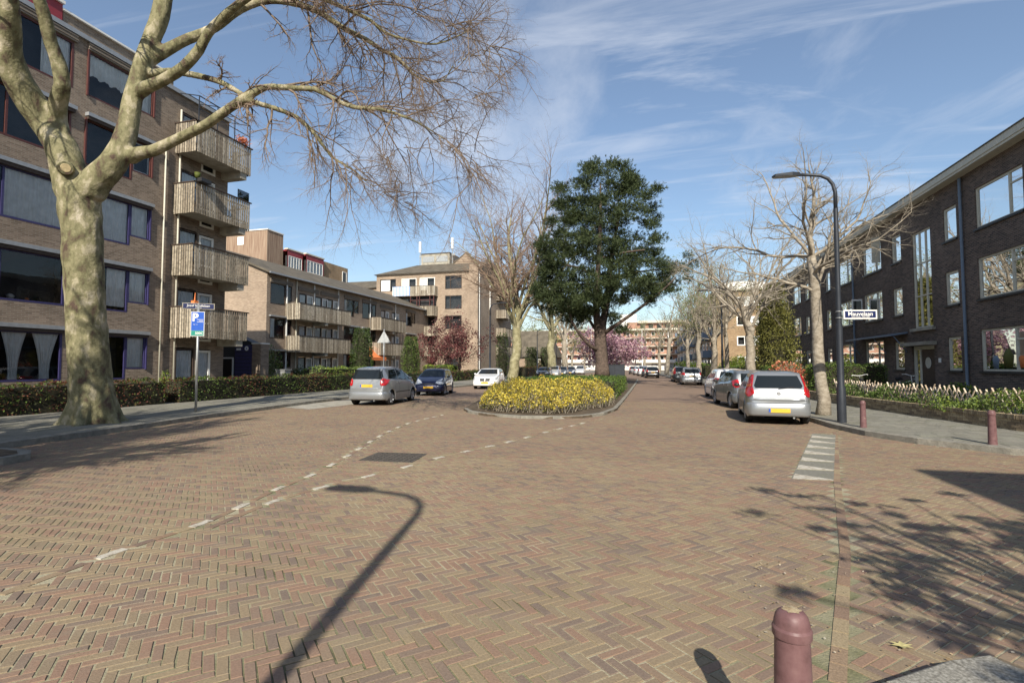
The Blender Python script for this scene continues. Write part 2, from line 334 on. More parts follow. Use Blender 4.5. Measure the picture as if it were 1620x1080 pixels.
M['hedge_lime'] = leafmat('lime_leaf', [(.10,.15,.02), (.20,.27,.04), (.32,.38,.07)], .3)
M['hedge_red'] = leafmat('red_hedge_leaf', [(.05,.022,.018), (.11,.035,.026), (.16,.06,.035), (.085,.095,.03), (.13,.15,.045)], .25)
M['hedge_dark'] = leafmat('dark_mixed_hedge_leaf', [(.035,.025,.015), (.05,.07,.02), (.065,.11,.02), (.12,.18,.035)], .25)
M['yellow'] = leafmat('yellow_flower', [(.38,.29,.04), (.62,.49,.07), (.78,.66,.14)], .3, .15)
M['shrubgreen'] = leafmat('shrub_leaf', [(.06,.07,.02), (.13,.14,.035), (.22,.20,.06), (.20,.13,.07)], .25)
M['purpleleaf'] = leafmat('purple_leaf', [(.05,.02,.022), (.13,.035,.04), (.20,.065,.06), (.33,.2,.17)], .3)
M['pink'] = leafmat('pink_blossom', [(.26,.12,.19), (.46,.27,.32), (.62,.45,.46)], .3)
M['orangeleaf'] = leafmat('orange_leaf', [(.35,.10,.05), (.60,.20,.10), (.72,.33,.2)], .3)
M['springgreen'] = leafmat('young_leaf', [(.14,.17,.04), (.24,.27,.07), (.30,.30,.12)], .4)
M['gardengreen'] = leafmat('garden_shrub_leaf', [(.06,.10,.025), (.14,.20,.05), (.27,.33,.12)], .3)
# ================================================================ GROUND
def struct(name, mb, mat, world=False, **k):
    o = mb.build(name, mat); o['kind'] = 'structure'; return o
struct('ground', MB().quad((-700,-300,-.08),(700,-300,-.08),(700,1500,-.08),(-700,1500,-.08)), M['grass'])
NX0, NX1, NY0, NY1 = -14.6, 13.0, -2.0, 24.0
rd = MB()
for x0, x1, y0, y1 in ((-60,NX0,-40,230),(NX1,60,-40,230),(NX0,NX1,NY1,230),(NX0,NX1,-40,NY0)):
    rd.quad((x0,y0,0),(x1,y0,0),(x1,y1,0),(x0,y1,0))
struct('road', rd, M['paver_far'])
bed = struct('road_near', MB().quad((NX0,NY0,-.005),(NX1,NY0,-.005),(NX1,NY1,-.005),(NX0,NY1,-.005)), M['paver_bed'])
# outlines
KL = [(-11.7,3.0),(-12.1,6.2),(-12.35,8.0),(-12.6,10),(-13.2,13),(-13.7,16.5),(-14.1,20),(-14.2,24),(-14.1,30),(-13.7,40),(-13.4,60),(-13.2,90),(-13.0,150)]
KR = [(16,10.0),(10,10.35),(7.6,10.75),(6.3,11.45),(5.3,12.5),(4.75,13.6),(4.5,15.0),(4.4,18),(4.3,24),(4.25,36),(4.2,46),(3.9,50),(2.6,56),(2.3,70),(1.6,85),(.4,110),(-1,150)]
ISL = [(-6.6,17.6),(-6.0,16.5),(-5.1,15.75),(-3.9,15.35),(-2.9,15.4),(-2.05,15.9),(-1.5,17.0),(-1.22,19),(-1.2,24),(-1.2,34),(-1.25,46),(-1.4,60),(-7.6,60),(-7.8,34),(-7.5,22)]
CN = [(.0,2.1),(.5,2.5)]+[G(x, y, .105) for x, y in ((1400,1076),(1500,1043),(1563,1034),(1635,1062),(1760,1150))]+[(2.9,.2),(3.0,-1.5),(0,-1.5)]
LP = [(x,y) for x, y in KL]+[(-70,150),(-70,3.0)]
RP = KR+[(70,150),(70,10.0)]
tri_l = MB().prism(LP[::-1], -.07, .1155); pl = struct('left_pavement', tri_l, M['kerb'])
pr = struct('right_pavement', MB().prism(RP, -.07, .1155), M['kerb'])
ci = struct('near_pavement', MB().prism(CN[::-1], -.07, .09), M['concrete'])
il = struct('traffic_island', MB().prism(ISL, -.07, .07), M['soil'])
# kerb stones, one object each
def kerb(path, name, z0, z1, w, parent, mat, L=1.0, side=1, skip=()):
    pts = [Vector((x, y, 0)) for x, y in path]; me = None; n = 0
    mb = MB(); b = .015
    mb.add([(-.5,-w/2,0),(.5,-w/2,0),(.5,w/2,0),(-.5,w/2,0),(-.5,-w/2,.95),(.5,-w/2,.95),(.5,w/2,.95),(-.5,w/2,.95),(-.49,-w/2+b,1),(.49,-w/2+b,1),(.49,w/2-b,1),(-.49,w/2-b,1)],
           [(0,1,5,4),(1,2,6,5),(2,3,7,6),(3,0,4,7),(4,5,9,8),(5,6,10,9),(6,7,11,10),(7,4,8,11),(8,9,10,11)])
    for i in range(len(pts)-1):
        d = pts[i+1]-pts[i]; k = max(1, round(d.length/L)); l = d.length/k; an = math.atan2(d.y, d.x); nrm = Vector((-d.y, d.x, 0)).normalized()*w/2*side
        for j in range(k):
            c = pts[i]+d*((j+.5)/k)+nrm; n += 1
            if n in skip: continue
            if me is None: o = mb.build(name, mat, parent); me = o.data
            else: o = link_mesh(name, me, mat, parent)
            o.location = (c.x, c.y, z0); o.rotation_euler = (rng.uniform(-.012,.012), rng.uniform(-.006,.006), an+rng.uniform(-.008,.008)); o.scale = (l-.012, 1, z1-z0+rng.uniform(-.006,.006))
kerb(KL[:11], 'kerb_stone', -.06, .12, .16, pl, M['kerb'], 1.0, 1, skip=(8,9,10))
kerb(KR[:13], 'kerb_stone', -.06, .12, .16, pr, M['kerb'], 1.0, -1)
kerb(ISL[:12], 'kerb_stone', -.06, .085, .15, il, M['kerb'], .9, 1)
kerb(CN[:7], 'kerb_stone', -.06, .105, .30, ci, M['granite'], .8, -1)
# small rounded kerb nose at the far left
kn = thing('kerb_nose', 'pale rounded kerb end at the left edge of the paving', 'kerb', (-11.2,6.2,0))
MB().prism([(-.9,-.9),(.2,-.9),(.75,-.7),(1.0,-.25),(.9,.2),(.5,.45),(-.2,.5),(-.9,.3)], -.05, .12).build('kerb_edge', M['kerb'], kn)
MB().prism([(-.9,-.85),(.15,-.75),(.62,-.58),(.83,-.2),(.75,.1),(.4,.3),(-.2,.35),(-.9,.2)], .121, .126).build('soil_fill', M['soil'], kn)
# ---- herringbone clay pavers: real bricks
U = .064
def line_np(X, Y, pl_):
    d = np.full(X.shape, 99.)
    for (x1, y1), (x2, y2) in zip(pl_[:-1], pl_[1:]):
        t = np.clip(((X-x1)*(x2-x1)+(Y-y1)*(y2-y1))/((x2-x1)**2+(y2-y1)**2), 0, 1)
        d = np.minimum(d, np.hypot(X-x1-t*(x2-x1), Y-y1-t*(y2-y1)))
    return d
D1 = [(0,940),(175,875),(320,828),(382,800),(440,772),(491.7,751.9),(524.6,734.8),(550.4,720.7),(568.7,709.2),(585.6,698.4),(600.8,689.5),(614.9,682),(630,675.4),(645.4,669.5),(660,665.5),(674.7,661.8),(687.6,659.2),(700.5,656)]
D2 = [(330,835),(430,793),(507,770.6),(584.4,752.4),(644.2,737.6),(693.5,723.5),(736.9,713.7),(775.6,705.4),(804.9,698.5),(834.4,691.3),(862,683.5),(885.6,678),(904.4,673.3),(922,669),(950,662)]
L1 = [G(*p) for p in D1]; L2 = [G(*p) for p in D2]
L3 = [(.9,3.04),(1.6,5.1),(2.54,8.35),(4.07,13.35),(4.35,14.4)]
T0, T1, T2, T3 = G(1252,757), G(1319,760), G(1322,687), G(1285.5,685)
K = 190
kk, nn = np.meshgrid(np.arange(-380, 381), np.arange(-95, 96), indexing='ij')
kk = kk.ravel(); nn = nn.ravel(); a = R(-45)
cx, cy, an = [], [], []
for (ox, oy, lx, ly) in ((1.5,.5,0,0),(3.5,-.5,1,0)):
    u = (kk+3*nn+ox)*U; v = (kk-3*nn+oy)*U
    cx.append(u*math.cos(a)-v*math.sin(a)-2); cy.append(u*math.sin(a)+v*math.cos(a)+10); an.append(np.full(u.shape, a+(math.pi/2 if lx else 0)))
cx = np.concatenate(cx); cy = np.concatenate(cy); an = np.concatenate(an)
ok = (cx > NX0) & (cx < NX1) & (cy > 1.0) & (cy < NY1)
# view wedge with a wide margin
vx = cx*math.cos(R(YAW))+cy*math.sin(R(YAW)); vz = -cx*math.sin(R(YAW))+cy*math.cos(R(YAW))
ok &= (np.abs(vx) < vz+3.5) & (vz > 1.6)
cx, cy, an = cx[ok], cy[ok], an[ok]
bad = inpoly_np(cx, cy, LP) | inpoly_np(cx, cy, RP) | inpoly_np(cx, cy, ISL) | inpoly_np(cx, cy, CN) | inpoly_np(cx, cy, [T0,T1,T2,T3])
bad |= (line_np(cx, cy, L1) < .05) | (line_np(cx, cy, L2) < .05) | (line_np(cx, cy, L3) < .055)
MH = [G(570,727.5),G(600,715.5),G(673,718),G(650,731)]
bad |= inpoly_np(cx, cy, MH)
cx, cy, an = cx[~bad], cy[~bad], an[~bad]
n = len(cx); print('pavers', n)
dist = np.hypot(cx, cy)
inview = (np.abs(cx*math.cos(R(YAW))+cy*math.sin(R(YAW))) < (-cx*math.sin(R(YAW))+cy*math.cos(R(YAW)))*1.0) & ((-cx*math.sin(R(YAW))+cy*math.cos(R(YAW))) > 3.0)
order = np.argsort(np.where(inview, dist, 1e3)); single = order[:290]; rest = order[290:]
hl, hw = U*3/2-.0046, U/2-.0046
dz = nr.normal(0, .0011, n)+.0008*np.sin(cx*1.7)*np.cos(cy*1.3); rz = an+nr.normal(0, .016, n); tx = nr.normal(0, .016, n); ty = nr.normal(0, .006, n)
cx += nr.normal(0, .0016, n); cy += nr.normal(0, .0016, n)
cx += .012*np.sin(cy*.9+cx*.4); cy += .015*np.sin(cx*1.1)
b = .0022
loc12 = np.array([(-hl,-hw,-.03),(hl,-hw,-.03),(hl,hw,-.03),(-hl,hw,-.03),(-hl,-hw,-b),(hl,-hw,-b),(hl,hw,-b),(-hl,hw,-b),(-hl+b,-hw+b,0),(hl-b,-hw+b,0),(hl-b,hw-b,0),(-hl+b,hw-b,0)])
F12 = np.array([(0,1,5,4),(1,2,6,5),(2,3,7,6),(3,0,4,7),(4,5,9,8),(5,6,10,9),(6,7,11,10),(7,4,8,11),(8,9,10,11)])
loc8 = np.vstack([loc12[:4], [(-hl,-hw,0),(hl,-hw,0),(hl,hw,0),(-hl,hw,0)]]); F8 = np.array([(0,1,5,4),(1,2,6,5),(2,3,7,6),(3,0,4,7),(4,5,6,7)])
def bricks(idx, loc, F, name):
    c, s = np.cos(rz[idx])[:,None], np.sin(rz[idx])[:,None]; jl = nr.uniform(.965, 1.01, (len(idx),1)); jw = nr.uniform(.9, 1.05, (len(idx),1))
    x = loc[:,0][None]*jl; y = loc[:,1][None]*jw
    X = x*c-y*s+cx[idx][:,None]; Y = x*s+y*c+cy[idx][:,None]; Z = loc[:,2][None]+x*ty[idx][:,None]+y*tx[idx][:,None]+dz[idx][:,None]
    V = np.stack([X, Y, Z], 2).reshape(-1, 3); k = len(loc)
    FF = (F[None]+(np.arange(len(idx))*k)[:,None,None]).reshape(-1, 4)
    o = link_mesh(name, npmesh(name, V, FF), M['paver'], bed); o['kind'] = 'stuff'; return o
nearr = rest[dist[rest] < 9]; farr = rest[dist[rest] >= 9]
bricks(nearr, loc12, F12, 'clay_pavers'); bricks(farr, loc8, F8, 'clay_pavers')
bm_ = npmesh('paver', loc12, F12)
for i in single:
    o = link_mesh('brick', bm_, M['paver'], bed); o.location = (cx[i], cy[i], dz[i]); o.rotation_euler = (tx[i], -ty[i], rz[i])
# straight rows of pavers with white stones
def row(line, whites, wlen=.3, w=.085, L=.2, mat='row_paver'):
    pts = [Vector((x, y, 0)) for x, y in line]; tot = [0]
    for p, q in zip(pts[:-1], pts[1:]): tot.append(tot[-1]+(q-p).length)
    def P(s):
        for i in range(len(pts)-1):
            if s <= tot[i+1]: return pts[i]+(pts[i+1]-pts[i])*((s-tot[i])/(tot[i+1]-tot[i]))
        return pts[-1]
    mb = MB(); s = 0
    while s < tot[-1]-L:
        if not any(abs(s+L/2-t) < (wlen+L)/2-.03 for t in whites):
            p, q = P(s+.006), P(s+L-.006); d = (q-p).normalized(); nn_ = Vector((-d.y, d.x, 0))*(w/2-.004); h = .0012+rng.uniform(0, .0015); i2 = Vector((0,0,-.035))
            p = p+Vector((0,0,h)); q = q+Vector((0,0,h)); mb.hexa([p-nn_+i2,q-nn_+i2,q+nn_+i2,p+nn_+i2],[p-nn_,q-nn_,q+nn_,p+nn_])
        s += L
    o = mb.build('paver_row', M[mat], bed); o['kind'] = 'stuff'
    for t in whites:
        p, q = P(max(0,t-wlen/2)), P(min(tot[-1], t+wlen/2)); d = (q-p); an_ = math.atan2(d.y, d.x); c = (p+q)/2
        if row.me is None: o = MB().box(-.5,.5,-w/2,w/2,-.03,.004).build('marking_stone', M['white_stone'], bed); row.me = o.data
        else: o = link_mesh('marking_stone', row.me, M['white_stone'], bed)
        o.location = (c.x, c.y, 0); o.rotation_euler = (0,0,an_); o.scale = (d.length,1,1)
row.me = None
def arclen(line):
    t = [0]
    for p, q in zip(line[:-1], line[1:]): t.append(t[-1]+math.hypot(q[0]-p[0], q[1]-p[1]))
    return t
a1 = arclen(L1); row(L1, a1[1:], .24)
a2 = arclen(L2); row(L2, a2[1:-1], .24)
row(L3, [], w=.09)
# give-way teeth slab
def lerp2(a, b, t): return (a[0]+(b[0]-a[0])*t, a[1]+(b[1]-a[1])*t)
nt_ = 7
for i in range(nt_):
    t0, t1 = i/nt_, (i+1)/nt_-.012
    A, B, C_, D = lerp2(T0,T3,t0), lerp2(T1,T2,t0), lerp2(T1,T2,t1), lerp2(T0,T3,t1)
    o = MB().prism([A,B,C_,D], -.03, .004).build('concrete_slab', M['tile'], bed)
    E_ = lerp2(A, D, .52)
    Bq = lerp2(B, C_, .06)
    w_ = MB().prism([lerp2(A,B,.03), lerp2(A,B,.97), Bq, lerp2(E_, Bq, .03)], .004, .0065).build('give_way_tooth', M['white_stone'], bed)
# manhole cover
mc = Vector((sum(p[0] for p in MH)/4, sum(p[1] for p in MH)/4, 0))
mh = thing('manhole_cover', 'dark rectangular metal cover set in the road between the dashed lines', 'manhole cover', mc)
q = [(p[0]-mc.x, p[1]-mc.y) for p in MH]
MB().prism([(x*1.06, y*1.06) for x, y in q], -.03, .004).build('frame', M['iron'], mh)
pm = MB()
for i in range(9):
    for j in range(6):
        u0, v0 = (i+.15)/9, (j+.15)/6; u1, v1 = (i+.85)/9, (j+.85)/6
        f = lambda u, v: lerp2(lerp2((q[0][0]*.95,q[0][1]*.95),(q[3][0]*.95,q[3][1]*.95),u), lerp2((q[1][0]*.95,q[1][1]*.95),(q[2][0]*.95,q[2][1]*.95),u), v)
        pm.prism([f(u0,v0),f(u1,v0),f(u1,v1),f(u0,v1)][::1], .004, .009)
o = pm.build('raised_pattern', M['iron'], mh); o['kind'] = 'stuff'
# footpath tiles
def tiles(poly, x0, x1, y0, y1, z, parent, s=.3, mat='tile', rot=0):
    X, Y = np.meshgrid(np.arange(x0, x1, s), np.arange(y0, y1, s), indexing='ij')
    X = X+ (np.round(Y/s) % 2)*s/2; X = X.ravel(); Y = Y.ravel()
    k = inpoly_np(X, Y, poly); X, Y = X[k], Y[k]; h = s/2-.0025
    loc = np.array([(-h,-h,-.05),(h,-h,-.05),(h,h,-.05),(-h,h,-.05),(-h,-h,0),(h,-h,0),(h,h,0),(-h,h,0)])
    m = len(X); a_ = nr.normal(0,.008,m)[:,None]; t1 = nr.normal(0,.004,m)[:,None]; t2 = nr.normal(0,.004,m)[:,None]; zz = nr.normal(0,.0012,m)[:,None]
    x, y = loc[:,0][None], loc[:,1][None]
    V = np.stack([x-y*a_+X[:,None], y+x*a_+Y[:,None], loc[:,2][None]+x*t1+y*t2+zz+z], 2).reshape(-1,3)
    F = (F8[None]+(np.arange(m)*8)[:,None,None]).reshape(-1,4)
    o = link_mesh('paving_tiles', npmesh('paving_tiles', V, F), M[mat], parent); o['kind'] = 'stuff'
def inset(kp, off):
    out = []
    for i, (x, y) in enumerate(kp):
        p, q = kp[max(i-1,0)], kp[min(i+1,len(kp)-1)]; dx_, dy_ = q[0]-p[0], q[1]-p[1]; l = math.hypot(dx_, dy_); out.append((x-dy_/l*off, y+dx_/l*off))
    return out
tiles(inset(KL[:10], .33)+[(-18.2,40),(-18.2,3)], -19, -11, 3, 40, .118, pl)
GW = [(4.9,60),(6.2,44),(6.6,34),(7.0,24),(7.35,20.5),(7.8,17.3),(8.2,14.6),(8.75,13.1),(9.8,12.2),(12,11.6),(16,11.3)]
tiles(inset(KR[:12], -.33)+GW, 3, 16, 9.5, 50, .118, pr)
# pale patches / speed table
st = MB()
for i in range(9):
    x = -1.0+i*.47; 
    o = MB().box(x, x+.26, 50.0, 50.7, .0, .012).build('speed_table_marking', M['white_stone'], bpy.data.objects['road'])
o = MB().add([(-1.3,49.8,.004),(3.9,49.8,.004),(3.9,51,.09),(-1.3,51,.09),(3.0,62,.09),(-1.3,62,.09)], [(0,1,2,3),(3,2,4,5)]).build('speed_table', M['paver_far'], bpy.data.objects['road'])
# parking bay slabs beside the left kerb
o = MB().add([(-14.0,17.0,.004),(-12.2,16.4,.004),(-12.0,20,.004),(-12.0,30,.004),(-13.9,30,.004)], [(0,1,2,3,4)]).build('parking_bay', M['concrete'], bpy.data.objects['road_near'])
# litter: petals and dry leaves
def quads(C, size, asp=.6, flat=0.0, jitter=.3):
    """random oriented leaf quads round centres C (n,3)"""
    n = len(C); a = nr.normal(size=(n,3)); a[:,2] *= (1-flat); a /= np.linalg.norm(a, axis=1)[:,None]
    b = nr.normal(size=(n,3)); b[:,2] *= (1-flat); b -= (a*b).sum(1)[:,None]*a; b /= np.linalg.norm(b, axis=1)[:,None]+1e-9
    s = (np.asarray(size)*nr.uniform(1-jitter, 1+jitter, n))[:,None]
    a = a*s*.5; b = b*s*.5*asp
    return np.stack([C-a, C-b*1.0, C+a, C+b*1.0], 1).reshape(-1,3), np.arange(4*n).reshape(-1,4)
nl = 340; X = np.concatenate([nr.uniform(.6, 3.2, 220), nr.uniform(-13,-9,120)]); Y = np.concatenate([nr.uniform(3.2, 5.0, 220)-0, nr.uniform(5.6,11,120)])
V, F = quads(np.stack([X, Y, np.full(nl, .012)], 1), .02, .7, .9); 
o = link_mesh('fallen_leaf_litter', npmesh('litter', V, F), leafmat('dry_litter', [(.2,.12,.05),(.4,.3,.18),(.5,.45,.36)], 0)); o['kind'] = 'stuff'; o['label'] = 'scattered dry leaf bits and petals on the paving'
lf = MB(); cxl, cyl = G(1427, 1025)
pts = [(0,-.05),(.025,-.02),(.07,-.03),(.045,.0),(.08,.035),(.03,.025),(.01,.075),(-.012,.03),(-.06,.05),(-.04,.01),(-.075,-.015),(-.025,-.018)]
lf.add([(cxl+x*.8, cyl+y*.7, .018+.012*abs(x)*10*.1) for x, y in pts]+[(cxl, cyl, .012)], [(i, (i+1)%12, 12) for i in range(12)])
o = lf.build('fallen_leaf', plain('yellow_leaf', (.42,.37,.17), .7)); tag(o, 'single pale yellow leaf lying on the herringbone bricks at the lower right', 'leaf')
# ================================================================ BUILDINGS
class Face:
    """a wall plane: axis 'x' = plane X=c facing +-X (u is Y); axis 'y' = plane Y=c facing +-Y (u is X); out = +1/-1"""
    def __init__(s, axis, c, out): s.axis, s.c, s.out = axis, c, out
    def P(s, u, w, z):
        return (s.c+s.out*w, u, z) if s.axis == 'x' else (u, s.c+s.out*w, z)
    def box(s, mb, u0, u1, w0, w1, z0, z1):
        a, b = s.P(u0, w0, z0), s.P(u1, w1, z1)
        return mb.box(min(a[0],b[0]), max(a[0],b[0]), min(a[1],b[1]), max(a[1],b[1]), min(a[2],b[2]), max(a[2],b[2]))
def wall(f, u0, u1, z0, z1, openings, mb, depth=.12):
    us = sorted({u0, u1, *[min(max(o[0],u0),u1) for o in openings], *[min(max(o[1],u0),u1) for o in openings]})
    zs = sorted({z0, z1, *[o[2] for o in openings], *[o[3] for o in openings]})
    for a, b in zip(us[:-1], us[1:]):
        for c, d in zip(zs[:-1], zs[1:]):
            m, k = (a+b)/2, (c+d)/2
            if any(o[0] < m < o[1] and o[2] < k < o[3] for o in openings): continue
            mb.quad(f.P(a,0,c), f.P(b,0,c), f.P(b,0,d), f.P(a,0,d))
    for a, b, c, d in openings:
        mb.quad(f.P(a,0,c), f.P(a,-depth,c), f.P(a,-depth,d), f.P(a,0,d)); mb.quad(f.P(b,0,c), f.P(b,-depth,c), f.P(b,-depth,d), f.P(b,0,d))
        mb.quad(f.P(a,0,c), f.P(b,0,c), f.P(b,-depth,c), f.P(a,-depth,c)); mb.quad(f.P(a,0,d), f.P(b,0,d), f.P(b,-depth,d), f.P(a,-depth,d))
def window(f, par, u0, u1, z0, z1, mat='white', fw=.06, mull=(), rails=(), rec=.015, curt=None, sill=None, pane=True, back=True, name='window'):
    """frame mesh with a pane (and a curtain) as sub-parts"""
    m = MB()
    f.box(m, u0, u1, -rec-.05, -rec+.02, z0, z0+fw); f.box(m, u0, u1, -rec-.05, -rec+.02, z1-fw, z1)
    f.box(m, u0, u0+fw, -rec-.05, -rec+.022, z0+fw, z1-fw); f.box(m, u1-fw, u1, -rec-.05, -rec+.022, z0+fw, z1-fw)
    for x in mull: f.box(m, x-fw*.5, x+fw*.5, -rec-.045, -rec+.018, z0+fw, z1-fw)
    for (a, b, z) in rails: f.box(m, a, b, -rec-.043, -rec+.014, z-fw*.4, z+fw*.4)
    o = m.build(name, M[mat], par, world=True)
    if back:
        k = MB(); k.quad(f.P(u0,-rec-.5,z0), f.P(u1,-rec-.5,z0), f.P(u1,-rec-.5,z1), f.P(u0,-rec-.5,z1))
        k.quad(f.P(u0,-rec-.5,z0), f.P(u0,-rec-.05,z0), f.P(u0,-rec-.05,z1), f.P(u0,-rec-.5,z1)); k.quad(f.P(u1,-rec-.5,z0), f.P(u1,-rec-.05,z0), f.P(u1,-rec-.05,z1), f.P(u1,-rec-.5,z1))
        k.quad(f.P(u0,-rec-.5,z0), f.P(u1,-rec-.5,z0), f.P(u1,-rec-.05,z0), f.P(u0,-rec-.05,z0)); k.quad(f.P(u0,-rec-.5,z1), f.P(u1,-rec-.5,z1), f.P(u1,-rec-.05,z1), f.P(u0,-rec-.05,z1))
        k.build('room_behind', M['dark'], o, world=True)
    if pane:
        k = MB(); k.quad(f.P(u0+fw*.5,-rec-.02,z0+fw*.5), f.P(u1-fw*.5,-rec-.02,z0+fw*.5), f.P(u1-fw*.5,-rec-.02,z1-fw*.5), f.P(u0+fw*.5,-rec-.02,z1-fw*.5)); k.build('pane', M['glass' if f.out < 0 and f.axis == 'x' else 'glass_left'], o, world=True)
    if curt:
        for c in curt:
            a, b, lo, hi, kind = c; k = MB(); n = max(4, int((b-a)/.045)); vs = []
            for i in range(n+1):
                t = i/n; u = a+(b-a)*t; w = -rec-.08+.022*math.sin(i*1.9+a*7)
                zb, zt = lo, hi
                if kind == 'scallop': zb = lo+.12*abs(math.sin(t*math.pi*4))
                elif kind == 'slope': zb = lo+(hi-lo)*.45*t
                elif kind == 'tieL': pass
                vs += [f.P(u, w, zb), f.P(u, w, zt)]
            if kind == 'tie':   # drawn in at its foot
                mid = (a+b)/2; vs = []
                for i in range(n+1):
                    t = i/n; w = -rec-.08+.02*math.sin(i*1.9)
                    for q in range(7):
                        s_ = q/6; g = 1-.62*math.sin(min(1, (1-s_)*1.15)*math.pi/2)
                        vs.append(f.P(mid+(t-.5)*(b-a)*g, w, lo+(hi-lo)*s_))
                k.add(vs, [(i*7+q, (i+1)*7+q, (i+1)*7+q+1, i*7+q+1) for i in range(n) for q in range(6)])
            else: k.add(vs, [(2*i, 2*i+2, 2*i+3, 2*i+1) for i in range(n)])
            k.build('curtain', M['curtain'], o, world=True)
    if sill:
        k = MB(); f.box(k, u0-.06, u1+.06, -.02, .07, z0-sill[1], z0-.003); k.build('sill', M[sill[0]], o, world=True)
    return o
def part(name, mb, mat, par, **k): return mb.build(name, M[mat], par, world=True, **k)

# ---------------- building A: five-storey tan brick flats on the left
A = thing('apartment_building', 'five-storey tan brick flats with stacked slatted balconies at the far left', 'building', (-21.2, 14, 0))
fa = Face('x', -21.2, 1); LZ = [1.06, 3.85, 6.68, 9.47, 12.2]
ops = []
for i, z in enumerate(LZ):
    h = z+1.78
    for c in (0, -7.4):
        ops += [(11.25+c, 14.02+c, z, h), (14.55+c, 16.42+c, z, h), (16.42+c, 17.27+c, z+.42, h)]
    if i < 5: ops += [(18.75, 19.75, z-.2, z+1.4), (19.85, 20.7, z-1.05, z+1.35)]
m = MB(); wall(fa, -2, 21.5, 0, 14.3, ops, m)
m.quad((-21.2,21.5,0),(-32,21.5,0),(-32,21.5,14.3),(-21.2,21.5,14.3)); m.quad((-32,-2,0),(-32,21.5,0),(-32,21.5,14.3),(-32,-2,14.3)); m.quad((-21.2,-2,0),(-32,-2,0),(-32,-2,14.3),(-21.2,-2,14.3))
part('wall', m, 'brickA', A)
m = MB(); m.box(-32,-21.6,-2,21.5,14.31,14.4); part('roof', m, 'roof', A)
m = MB(); fa.box(m, -2, 21.5, -.3, .13, 14.3, 14.48); part('eaves_coping', m, 'zinc', A)
m = MB(); m.box(-31, -21.75, 13.95, 18.7, 14.41, 15.28); m.box(-31.5,-22.4,-2,9.3,14.41,15.0); part('parapet', m, 'brickA', A)
m = MB(); m.box(-31, -21.65, 13.9, 18.8, 15.283, 15.36); part('parapet_coping', m, 'white', A)
m = MB(); m.box(-31, -21.7, 9.3, 13.9, 14.41, 15.5); part('red_parapet_panel', m, 'maroon', A)
m = MB(); m.box(-31, -21.6, 9.2, 13.93, 15.503, 15.62); part('panel_coping', m, 'white', A)
rngw = random.Random(3)
for i, z in enumerate(LZ):
    fm = 'redframe' if i >= 3 else 'purple'; h = z+1.78
    for c in (0, -7.4):
        if c < 0 and False: continue
        cu1 = [(13.0+c, 13.95+c, z+.1, h-.05, 'plain')] if i == 4 else ([(11.35+c,12.1+c,z+.08,h-.05,'tie'),(12.2+c,12.95+c,z+.08,h-.05,'tie'),(13.1+c,13.95+c,z+.08,h-.05,'tie')] if i == 0 else ([(12.1+c, 13.95+c, z+.05, h-.05, 'plain')] if i == 2 else None))
        window(fa, A, 11.25+c, 14.02+c, z, h, fm, .07, mull=(12.02+c,), curt=cu1)
        cu2 = {4:[(14.65+c,16.35+c,z+.8,h-.05,'scallop')], 3:None, 2:[(14.65+c,16.38+c,z+.05,h-.05,'plain')], 1:[(15.6+c,16.38+c,z+.2,h-.05,'plain')], 0:None}[i]
        window(fa, A, 14.55+c, 16.42+c, z, h, fm, .06, curt=cu2)
        o = window(fa, A, 16.43+c, 17.27+c, z+.42, h, fm, .05, curt=[(16.5+c,17.2+c,z+.5,h-.05,'plain')] if i != 3 else None)
        m = MB()
        for (a, b_, p, q_) in ((16.5+c,17.2+c,z+.48,z+.53),(16.5+c,17.2+c,h-.1,h-.05)): fa.box(m, a, b_, -.09, -.055, p, q_)
        fa.box(m, 16.5+c, 16.55+c, -.09, -.055, z+.53, h-.1); fa.box(m, 17.15+c, 17.2+c, -.09, -.055, z+.53, h-.1)
        part('casement', m, 'white', o)
        for (u0, u1) in ((11.15+c, 14.1+c), (14.5+c, 17.35+c)):
            m = MB()
            if i < 4:
                fa.box(m, u0, u1, 0.003, .20, h+.10, h+.24); part('awning_box', m, 'zinc', A)
                m = MB(); fa.box(m, u0+.03, u1-.03, 0.003, .15, h-.02, h+.097); part('window_head', m, 'brownwood', A)
            else:
                for q_ in range(4): fa.box(m, u0, u1, .004, .09+.02*(q_ % 2), h+.02+.07*q_, h+.08+.07*q_)
                part('slatted_head', m, 'greyslat', A)
        m = MB(); fa.box(m, 14.5+c, 14.548+c, .003, .07, z-.02, h+.02); part('frame_edge', m, fm, A); m = MB(); fa.box(m, 17.275+c, 17.32+c, .003, .07, z+.4, h+.02); part('frame_edge', m, fm, A)
for yy_, zz_, r_ in ((17.9,11.6,.035),(18.62,13.6,.04)): m = MB(); m.tube([(-21.12,yy_,.1),(-21.12,yy_,zz_)], r_, 8); part('drainpipe', m, 'cream', A, smooth=True)
# flowers and bits on sills
for (u, z, c_, s_) in ((11.9,1.14,'springgreen',.12),(12.6,3.93,'white',.12),(13.1,3.93,'orange',.07),(13.5,3.93,'dark',.12),(15.4,1.14,'orangeleaf',.2),(15.9,1.14,'springgreen',.15),(15.7,3.93,'pink',.1),(12.9,1.14,'yellow',.1),(13.6,1.14,'white',.1),(12.6,12.28,'pink',.1),(15.3,12.28,'springgreen',.1)):
    m = MB(); m.lathe([(0.001,0),(s_*.7,0.002),(s_,s_*1.1),(s_*.5,s_*1.7),(0.001,s_*1.8)], (-21.2-.42 if True else 0, u, z), 7)
    o = part('sill_plant' if c_ not in ('white','orange','dark') else 'sill_pot', m, c_ if c_ in M else 'white', A, smooth=True)
